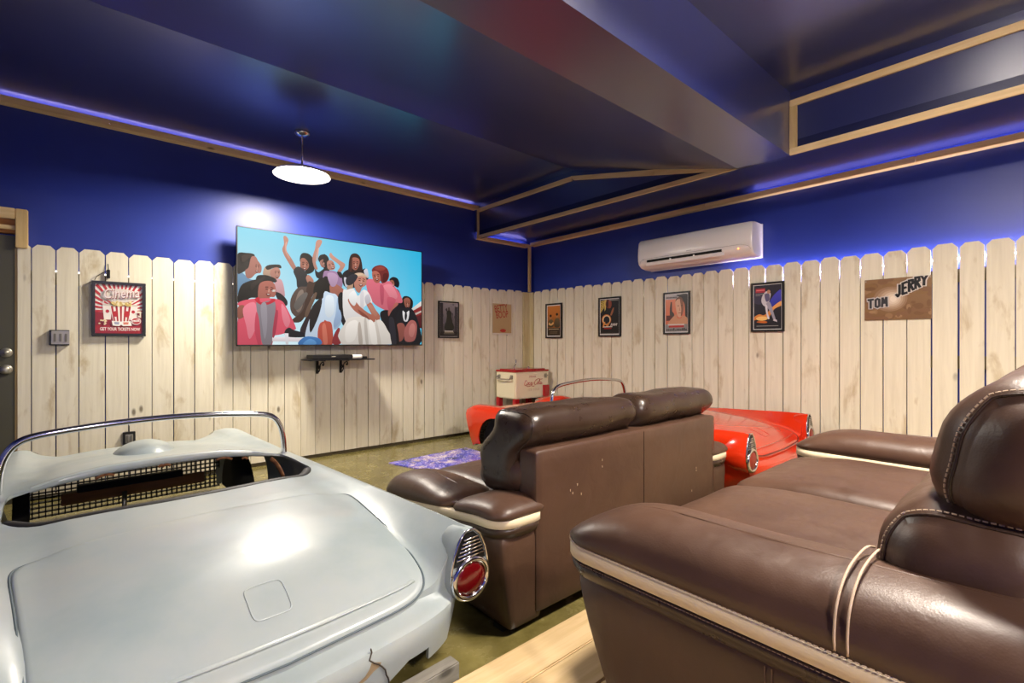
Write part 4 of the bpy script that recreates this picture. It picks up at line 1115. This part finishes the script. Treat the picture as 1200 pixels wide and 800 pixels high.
for sx, cc in ((.25, 1), (.80, 1)):
    a.poly([(sx-.10, .56), (sx+.10, .56), (sx+.07, .28), (sx-.07, .28)], 'e6ded4'); a.ell(sx, .45, .04, .035, 'b42430'); a.poly([(sx-.11, .56), (sx+.11, .56), (sx+.09, .60), (sx-.09, .60)], 'c9c0b6')
a.poly([(.13, .6), (.2, .74), (.22, .73), (.16, .6)], 'd8d0c8')
a.poly([(.30, .56), (.78, .56), (.70, .22), (.38, .22)], 'ece4da')
for k in range(5):
    x0 = .32+k*.096; x1 = x0+.046; q = lambda x: .54+(x-.54)*.69
    a.poly([(x0, .56), (x1, .56), (q(x1), .22), (q(x0), .22)], 'a8202a')
a.ell(.42, .40, .055, .06, 'b8242c'); a.ell(.66, .40, .065, .065, 'b8242c')
rp = random.Random(5)
for k in range(46): a.ell(.33+rp.random()*.42, .57+rp.random()*.085*(1-abs(rp.random()-.5)), .030, .026, rp.choice(['d8bf74', 'e6d598', 'c9aa5c', 'e9dcae']), n=8)
a.poly([(.34, .255), (.54, .245), (.74, .255), (.77, .16), (.58, .15), (.54, .18), (.50, .15), (.36, .16)], 'efe9e0'); a.poly([(.39, .235), (.50, .23), (.49, .18), (.40, .185)], '9aa0b4'); a.poly([(.58, .23), (.70, .235), (.69, .185), (.59, .18)], 'd4806a')
a.ell(.86, .26, .11, .075, 'ece4dc'); a.ell(.86, .26, .095, .062, 'b4222c')
for k in range(10): a.ell(.08+rp.random()*.18, .18+rp.random()*.12, .022, .016, 'e6d6a8', n=7)
a.poly([(.90, .47), (.97, .47), (.97, .33), (.90, .35), (.90, .38), (.94, .37), (.94, .43), (.90, .43)], 'e0d4c0')
a.build('poster_print', M['print'], t)
words(t, a, 'Cinema', .545, .815, .105, '8c2a30', .003, .68, .25, .10, 3); words(t, a, 'Cinema', .54, .82, .105, 'e6d9d4', .001, .68, .25, .10, 6)
words(t, a, 'GET YOUR TICKETS NOW', .52, .085, .034, 'efe8e0', .0006, .60)
words(t, a, 'FREE', .86, .262, .022, 'efe8e0', .0008, 1, 0, .2)

# framed dark figure
t, a = poster('framed_poster', 'small framed grey poster of a dark standing figure right of the television', 'a', 3.085, 3.375, 1.189, 1.626, .016, mat_white=.006)
a.rect(0, 0, 1, 1, '3a3438', '8c8488'); 
for k in range(40): a.rect(*(lambda x, y, w, h: (x, y, x+w, y+h))(rp.random(), .25+rp.random()*.7, .02+rp.random()*.04, .03+rp.random()*.08), rp.choice(['5c5458', '7c7478', '48424a', '9c9498']))
a.rect(0, 0, .16, 1, '2e2a2e'); a.rect(.84, 0, 1, .9, '3a353a')
a.poly([(.25, .22), (.34, .45), (.38, .62), (.36, .70), (.44, .78), (.56, .78), (.66, .70), (.64, .62), (.70, .45), (.78, .22)], '25271f', True)
a.ell(.50, .83, .055, .05, '4a423c'); a.poly([(.40, .72), (.30, .80), (.36, .86), (.40, .80)], '2c2c28')
a.rect(.30, .165, .72, .20, '1c1b18'); a.rect(0, 0, 1, .14, '1e1c1c'); a.rect(.24, .10, .78, .135, '8c8470'); a.rect(.2, .065, .82, .085, '6c665a')
a.build('poster_print', M['print'], t)
for k in range(8): pass
MB().box((-.06, -.0145, -.145), (.06, -.0140, -.132)).build('title_bar', M['white_print'], t)

# tan tin sign with red lettering
t, a = poster('tin_sign', 'small unframed tan sign with red arched lettering beside the room corner', 'a', 3.906, 4.226, 1.24, 1.641, 0)
a.rect(0, 0, 1, 1, 'b09468', 'bfa478'); a.rect(0, 0, 1, .05, 'd8cfbc')
a.ell(.55, .13, .16, .055, 'b03028')
a.build('sign_print', M['print'], t)
words(t, a, 'BETTY', .44, .85, .125, 'a82c20', .001, .62, 0, .16); words(t, a, 'BOOP', .50, .64, .125, 'a82c20', .001, .62, 0, .12)

# right fence posters (lo = far edge, hi = near edge; the sheet's left is the far end)
t, a = poster('framed_poster', 'narrow framed orange and brown poster nearest the corner on the right fence', 'b', 4.529, 4.237, 1.193, 1.645, .020, mat_white=.012)
a.rect(0, 0, 1, 1, '6a4420', 'c87a30'); a.rect(0, .62, 1, 1, 'b86c2c', 'd08038')
for cx, cy in ((.26, .58), (.76, .62)):
    a.poly([(cx-.2, .30), (cx-.18, cy-.10), (cx-.05, cy-.03), (cx+.08, cy-.03), (cx+.2, cy-.1), (cx+.2, .30)], '3a3424', True, '6c5c3c'); a.ell(cx, cy+.04, .085, .075, 'b07848'); a.ell(cx, cy+.09, .09, .045, '2c2016')
a.poly([(.1, .38), (.3, .34), (.5, .40), (.45, .46), (.3, .40), (.15, .45)], 'd8a868', True)
a.rect(0, 0, 1, .26, '33281a'); a.rect(.1, .20, .9, .235, '9c8c70'); a.rect(.2, .12, .8, .135, '7c6e58'); a.rect(.2, .08, .8, .095, '7c6e58')
a.build('poster_print', M['print'], t)

t, a = poster('framed_poster', 'framed black poster with yellow slatted light and a bright ring, second on the right fence', 'b', 3.646, 3.328, 1.205, 1.663, .018, mat_white=.008)
a.rect(0, 0, 1, 1, '17140f')
for k in range(7): a.poly([(.0, .95-k*.052), (.30-k*.018, .985-k*.035), (.30-k*.018, .965-k*.035), (.0, .92-k*.052)], 'e0c060')
a.poly([(.22, .98), (.34, 1), (.30, .72), (.24, .66)], 'd8b860'); a.ell(.46, .87, .17, .13, '6c2c1c'); a.ell(.52, .86, .09, .12, '8c4830'); a.ell(.40, .87, .05, .10, '2a1510')
a.poly([(.55, .56), (.66, .72), (.74, .76), (.72, .66), (.62, .54)], '9c6040', True); a.ell(.34, .42, .26, .155, 'c8742c'); a.ell(.34, .42, .22, .13, 'e8c898'); a.ell(.35, .41, .165, .11, '1a1a20')
a.poly([(.12, .20), (.2, .36), (.28, .36), (.2, .2)], 'd89048'); a.poly([(.30, .22), (.42, .34), (.52, .32), (.42, .22)], 'c08040')
for k in range(4): a.poly([(.55+k*.09, .24+k*.01), (.62+k*.09, .32), (.66+k*.09, .30), (.60+k*.09, .23)], 'c8c0b8')
a.rect(.18, .205, .66, .225, 'e8e0d8'); a.rect(.2, .155, .62, .185, '9c2018')
a.rect(.5, .955, .98, .985, '8c8880'); a.rect(0, 0, 1, .06, '2a2622'); a.rect(0, .0, 1, .02, 'c8c4bc')
a.build('poster_print', M['print'], t)

t, a = poster('framed_poster', 'framed orange poster with a large man\'s face, third on the right fence', 'b', 2.785, 2.488, 1.222, 1.656, .016, mat_white=.008)
a.rect(0, 0, 1, 1, 'c8583c', 'e0906c'); a.rect(0, .87, 1, 1, 'b8b4b4'); a.poly([(.55, .95), (1, .97), (1, .3), (.9, .4), (.86, .72), (.7, .9)], '2a2624', True)
a.poly([(.20, .34), (.20, .62), (.24, .80), (.30, .80), (.31, .55), (.40, .48), (.40, .34)], '4c4038'); a.rect(.04, .3, .3, .44, '5c2c24')
a.poly([(.10, .22), (.35, .40), (.50, .46), (.55, .36), (.72, .36), (.80, .42), (.98, .36), (1, .20), (.2, .18)], 'c8906c', True)
a.poly([(.45, .78), (.52, .90), (.70, .90), (.80, .78), (.82, .60), (.76, .44), (.66, .38), (.56, .42), (.50, .56)], 'd8a888', True); a.poly([(.66, .88), (.80, .80), (.83, .60), (.77, .45), (.70, .42), (.72, .6)], '8c5c44', True)
a.poly([(.46, .80), (.52, .90), (.70, .92), (.80, .84), (.82, .78), (.70, .86), (.55, .86)], '6c4834', True)
a.rect(.55, .68, .63, .695, '4c3028'); a.rect(.70, .68, .78, .695, '3c241c'); a.poly([(.64, .66), (.68, .56), (.63, .56)], 'b88064'); a.rect(.59, .49, .73, .505, '8c4838')
a.rect(0, 0, 1, .20, '8c8684'); a.rect(.12, .17, .86, .205, 'd0c8c0'); a.rect(.16, .115, .84, .17, 'b02820')
for k in range(12): a.rect(.05+k*.078, .03, .11+k*.078, .03+.05*rp.random()+.02, '3c3836')
for k in range(9): a.rect(.04+k*.055, .90, .08+k*.055, .935, '66605e')
a.rect(.52, .955, .98, .985, '4c4844')
a.build('poster_print', M['print'], t)

t, a = poster('framed_poster', 'black framed poster of a pale leaping figure over fire trails and blue sky', 'b', 1.889, 1.609, 1.232, 1.672, .018, mat_white=.006)
a.rect(0, 0, 1, 1, '1c1a1e', '2c2834'); a.poly([(.55, .5), (1, .55), (1, .86), (.8, .80), (.62, .66)], '2c34a0', True, '4a48b8'); a.poly([(.0, .62), (.3, .58), (.3, .86), (.0, .88)], '3a3448', True)
a.poly([(.0, .20), (.25, .25), (.5, .22), (.75, .44), (1, .52), (1, .62), (.7, .50), (.4, .32), (.2, .34), (.0, .27)], 'd07828', True, 'e8a860'); a.ell(.3, .24, .22, .05, 'f0c070'); a.poly([(.1, .16), (.3, .19), (.5, .16), (.4, .13)], 'c86820', True)
a.poly([(.28, .66), (.36, .80), (.50, .86), (.62, .80), (.60, .70), (.56, .62), (.44, .52), (.34, .55)], 'c8c4c8', True); a.poly([(.40, .78), (.56, .80), (.58, .66), (.46, .62)], '5c5878', True); a.ell(.55, .84, .06, .045, 'b88868')
a.poly([(.46, .56), (.60, .60), (.74, .34), (.80, .20), (.74, .18), (.62, .36)], '9c98a4', True); a.poly([(.42, .54), (.5, .52), (.52, .36), (.58, .24), (.52, .23), (.46, .36)], 'd8d4d8', True); a.poly([(.70, .19), (.86, .15), (.84, .20), (.76, .22)], 'c8c0c0')
a.rect(.07, .83, .42, .93, 'a02838'); a.rect(.09, .87, .40, .90, 'd86868'); a.rect(.07, .79, .42, .805, '94908c'); a.rect(.07, .76, .25, .77, '8c8884'); a.rect(.1, .06, .9, .075, '94908c')
a.build('poster_print', M['print'], t)

t, a = poster('tin_sign', 'wide unframed brown sign with black block lettering at the right of the fence', 'b', 1.032, .633, 1.306, 1.619, 0)
a.step = .00003
a.rect(0, 0, 1, 1, '7c5c3c', '8a6a48')
for k in range(60): a.ell(rp.random(), rp.random(), .03+.08*rp.random(), .03+.06*rp.random(), rp.choice(['84643f', '765638', '906f4c', '7e5c40', '9a7a58']), n=9)
for k in range(6): a.ell(.40+.01*k, .50, .26-.042*k, .30-.045*k, ['94765a', 'a4886c', 'b69c82', 'c8b29a', 'd6c4ae', 'e2d3c0'][k], n=22)
# hand-drawn block letters: thick strokes in a unit box per letter
GL = {'T': [(0, 1, 1, 1), (.5, 1, .5, 0)], 'O': [(.12, .12, .12, .88), (.12, .88, .5, 1), (.5, 1, .88, .88), (.88, .88, .88, .12), (.88, .12, .5, 0), (.5, 0, .12, .12)],
      'M': [(.02, 0, .12, 1), (.12, 1, .5, .38), (.5, .38, .88, 1), (.88, 1, .98, 0)], 'J': [(.75, 1, .75, .2), (.75, .2, .4, 0), (.4, 0, .05, .22)],
      'E': [(.1, 0, .1, 1), (.1, 1, .92, 1), (.1, .52, .75, .52), (.1, 0, .92, 0)], 'R': [(.1, 0, .1, 1), (.1, 1, .8, .94), (.8, .94, .85, .62), (.85, .62, .1, .5), (.4, .52, .95, 0)],
      'Y': [(0, 1, .5, .5), (1, 1, .5, .5), (.5, .5, .45, 0)]}
def block_word(a, s, x0, y0, lw, lh, pitch, rise, wd, ink, halo):
    asp = a.w/a.h
    for width, col in ((wd*1.9, halo), (wd, ink)):
        for n, ch in enumerate(s):
            for ax, ay, bx, by in GL[ch]:
                p = [(x0+n*pitch+u*lw, y0+n*rise+v*lh+u*rise*.6) for u, v in ((ax, ay), (bx, by))]
                dx, dy = (p[1][0]-p[0][0])*asp, p[1][1]-p[0][1]; L = math.hypot(dx, dy); dx, dy = dx/L, dy/L; e = width*.35
                q = [((p[0][0]*asp-dx*e), p[0][1]-dy*e), ((p[1][0]*asp+dx*e), p[1][1]+dy*e)]
                nx, ny = -dy*width/2, dx*width/2
                a.poly([((q[0][0]+nx)/asp, q[0][1]+ny), ((q[0][0]-nx)/asp, q[0][1]-ny), ((q[1][0]-nx)/asp, q[1][1]-ny), ((q[1][0]+nx)/asp, q[1][1]+ny)], col)
block_word(a, 'TOM', .06, .30, .075, .20, .108, .015, .05, '343436', 'c0bab4')
block_word(a, 'JERRY', .49, .54, .070, .25, .093, .058, .054, '141312', 'cfc6ba')
a.build('sign_print', M['print'], t)
for x in (-.48, .48):
    for z in (.46,): MB().lathe([(0, -.008), (.004, -.007), (.005, -.005)], (x*.399, 0, z*.313), 8, 'y').build('nail', M['steel'], t)

# ---------------------------------------------------------------- air conditioner
ac = thing('air_conditioner', 'white split air conditioner unit mounted high on the right wall', 'air conditioner', (4.628, 2.395, 1.905))
def ac_sect(k=1.0): return [(-.02, .02), (-.02, .31), (-.16, .312), (-.225, .302), (-.245, .285), (-.256, .22), (-.260, .14), (-.258, .085), (-.245, .045), (-.20, .012), (-.13, .0), (-.02, .0)]
pr_ = ac_sect(); L_ = .585
mb = MB()
v = []; f = []; n = len(pr_)
ys_ = [(-L_, .93), (-L_+.012, .985), (-L_+.03, 1), (L_-.03, 1), (L_-.012, .985), (L_, .93)]
for y, s in ys_:
    for x, z in pr_: v.append(((x+.12)*s-.12, y, (z-.15)*s+.15))
for i in range(len(ys_)-1):
    for k in range(n): f.append((i*n+k, i*n+(k+1) % n, (i+1)*n+(k+1) % n, (i+1)*n+k))
f += [tuple(range(n)), tuple(range((len(ys_)-1)*n, len(ys_)*n))]
autosmooth(mb.add(v, f).build('casing', M['white_plastic'], ac), 40)
MB().box((-.02, -.58, .0), (0, .58, .31)).build('back_plate', M['grey_plastic'], ac)
# louvre slot, flap, panel seam, lamp, small badge
MB().prism([(-.2585, .062), (-.2600, .085), (-.262, .085), (-.2605, .062)], 'y', -.32, .47).build('slot', M['dark_inside'], ac)
MB().prism([(-.252, .028), (-.260, .060), (-.264, .058), (-.256, .026)], 'y', -.34, .48).build('flap', M['white_plastic'], ac)
for y in (-.05, .2): MB().bbox((-.268, y-.008, .052), (-.258, y+.008, .072), .002).build('flap_clip', M['white_plastic'], ac)
MB().tube(spline([(-.252, .560, .055), (-.2575, .545, .082), (-.2605, .50, .096), (-.2612, .45, .098), (-.2612, -.40, .104), (-.2605, -.50, .100), (-.2575, -.555, .082), (-.25, -.575, .055)], 5, False), .0015, 5).build('panel_seam', M['grey_plastic'], ac)
MB().lathe([(0, -.2615), (.007, -.2612), (.008, -.258)], (0, -.47, .068), 10, 'x').build('indicator_lamp', M['indicator'], ac)
MB().box((-.2618, -.02, .118), (-.2605, .03, .122)).build('badge', M['grey_plastic'], ac)

# ---------------------------------------------------------------- retro cooler in the corner
co = thing('drinks_cooler', 'cream and red retro drinks cooler on red legs in the room corner', 'cooler', (4.21, 4.608, 0))
w, d, z0, z1 = .58, .375, .438, .768
MB().bbox((-w/2, -d/2, z0), (w/2, d/2, z1), .012).build('tub', M['cream'], co)
lid = MB().bbox((-w/2-.006, -d/2-.006, z1), (w/2+.006, d/2+.006, z1+.022), .008).build('lid', M['red_enamel'], co)
MB().bbox((-w/2+.03, -d/2+.03, z1+.022), (-.01, d/2-.03, z1+.034), .006).build('lid_flap', M['red_enamel'], lid); MB().bbox((.01, -d/2+.03, z1+.022), (w/2-.03, d/2-.03, z1+.034), .006).build('lid_flap', M['red_enamel'], lid)
MB().tube(spline([(-.12, .02, z1+.03), (-.125, .02, z1+.06), (-.10, .02, z1+.10), (-.095, .02, z1+.15)], 4, False), .008, 8).build('lid_handle', M['chrome'], lid, True)
MB().tube(spline([(.10, .02, z1+.03), (.10, .02, z1+.05), (.13, .02, z1+.055), (.13, .02, z1+.03)], 4, False), .007, 8).build('lid_handle', M['chrome'], lid, True)
for sx in (-1, 1):
    for sy in (-1, 1): MB().bbox((sx*(w/2-.035)-.034, sy*(d/2-.03)-.03, 0), (sx*(w/2-.035)+.034, sy*(d/2-.03)+.03, z0+.002), .005).build('leg', M['red_enamel'], co)
MB().bbox((-w/2+.04, -d/2+.04, .14), (w/2-.04, d/2-.04, .155), .004).build('bottle_rack', M['steel'], co)
MB().bbox((w/2-.115, -d/2-.035, z0+.01), (w/2-.02, -d/2, z0+.155), .005).build('cap_catcher', M['red_enamel'], co)
MB().bbox((w/2-.085, -d/2-.02, z1-.085), (w/2-.05, -d/2, z1-.03), .004).bbox((w/2-.095, -d/2-.03, z1-.06), (w/2-.04, -d/2-.01, z1-.045), .003).build('bottle_opener', M['steel'], co)
MB().tube(spline([(-w/2, -.12, z1-.055), (-w/2-.03, -.12, z1-.06), (-w/2-.045, -.12, z1-.085), (-w/2-.045, .12, z1-.085), (-w/2-.03, .12, z1-.06), (-w/2, .12, z1-.055)], 4, False), .009, 8).build('side_handle', M['chrome'], co, True)
for y in (-.12, .12): MB().bbox((-w/2-.01, y-.025, z1-.085), (-w/2, y+.025, z1-.035), .004).build('handle_plate', M['steel'], co)
M['ink_brick'] = mat('ink_brick', 'b04838', .45); M['ink_fade'] = mat('ink_fade', 'c8a888', .45)
fo = (0.0, -d/2-.0006, 0)
text_mesh('DRINK', .034, M['ink_brick'], (.0, -d/2-.0008, z1-.062), (1, 0, 0), (0, 0, 1), 'lettering', co, .0005, spacing=1.2)
# flowing script: looped capitals and small letters drawn as ribbons
def script(strokes, ox, oz, s, r, parent, m):
    mb = MB()
    for st in strokes: mb.tube([(ox+(p.x+.18*p.y)*s, -d/2-.0012, oz+p.y*s) for p in spline([(x, y, 0) for x, y in st], 5, False)], r, 6, flat=(r, r))
    return mb.build('script_lettering', m, parent)
ST = [[(.55, .75), (.42, .92), (.2, .8), (.08, .4), (.2, .06), (.5, .1), (.7, .3)], [(.95, .5), (.8, .55), (.72, .3), (.84, .1), (1.0, .25), (.98, .5), (1.1, .42)],
      [(1.4, .48), (1.25, .54), (1.15, .3), (1.25, .1), (1.45, .22)], [(1.85, .48), (1.68, .55), (1.58, .3), (1.68, .1), (1.84, .3), (1.88, .52), (1.86, .2), (1.95, .1), (2.08, .2)],
      [(2.15, .34), (2.42, .36)], [(3.05, .80), (2.9, .95), (2.66, .8), (2.54, .4), (2.66, .06), (2.95, .1), (3.15, .3)], [(3.4, .5), (3.25, .55), (3.17, .3), (3.29, .1), (3.45, .25), (3.43, .5), (3.55, .45)],
      [(3.62, .3), (3.78, .75), (3.74, .98), (3.64, .85), (3.62, .3), (3.7, .1), (3.85, .22)], [(4.2, .48), (4.03, .55), (3.93, .3), (4.03, .1), (4.19, .3), (4.23, .52), (4.21, .2), (4.3, .1), (4.5, .3)],
      [(.5, .1), (1.0, -.18), (1.8, -.05), (2.3, -.2), (2.6, -.12)], [(2.9, .95), (3.4, 1.12), (4.0, .98), (4.4, 1.05)]]
script(ST, -.150, z1-.17, .070, .0036, co, M['ink_brick'])
text_mesh('ICE COLD', .036, M['ink_fade'], (.02, -d/2-.0008, z1-.225), (1, 0, 0), (0, 0, 1), 'lettering', co, .0005, spacing=1.3)

# ---------------------------------------------------------------- galaxy printed mat on the floor
def galaxy(nt, b):
    k = NB(nt); v = k.coords((1, 1, 1), False); n = k.noise(v, 5.5, 7, .66, .6)
    c = k.ramp(n, [(0.36, '0c0c30'), (0.43, '1e2290'), (0.49, '3c44cc'), (0.54, '6048b4'), (0.60, 'a898c4'), (0.66, 'e0d4d0')])
    n4 = k.noise(v, 7, 6, .7, .5); c = k.mix(k.ramp(n4, [(0.55, 0.0), (0.61, 0.8)]), c, 'c8b098')
    n3 = k.noise(v, 70, 3, .6); c = k.mix(k.ramp(n3, [(0.57, 0.0), (0.63, 1.0)]), c, 'f0ecf8')
    k.l(c, b.inputs['Base Color'])
M['galaxy'] = mat('galaxy_print', rough=.35, build=galaxy)
g = MB().prism([(2.115, 4.18), (2.295, 3.515), (3.05, 3.54), (3.05, 4.247)], 'z', .0005, .008).build('floor_mat', M['galaxy'])
tag(g, 'flat purple and blue galaxy printed mat on the concrete floor', 'mat')
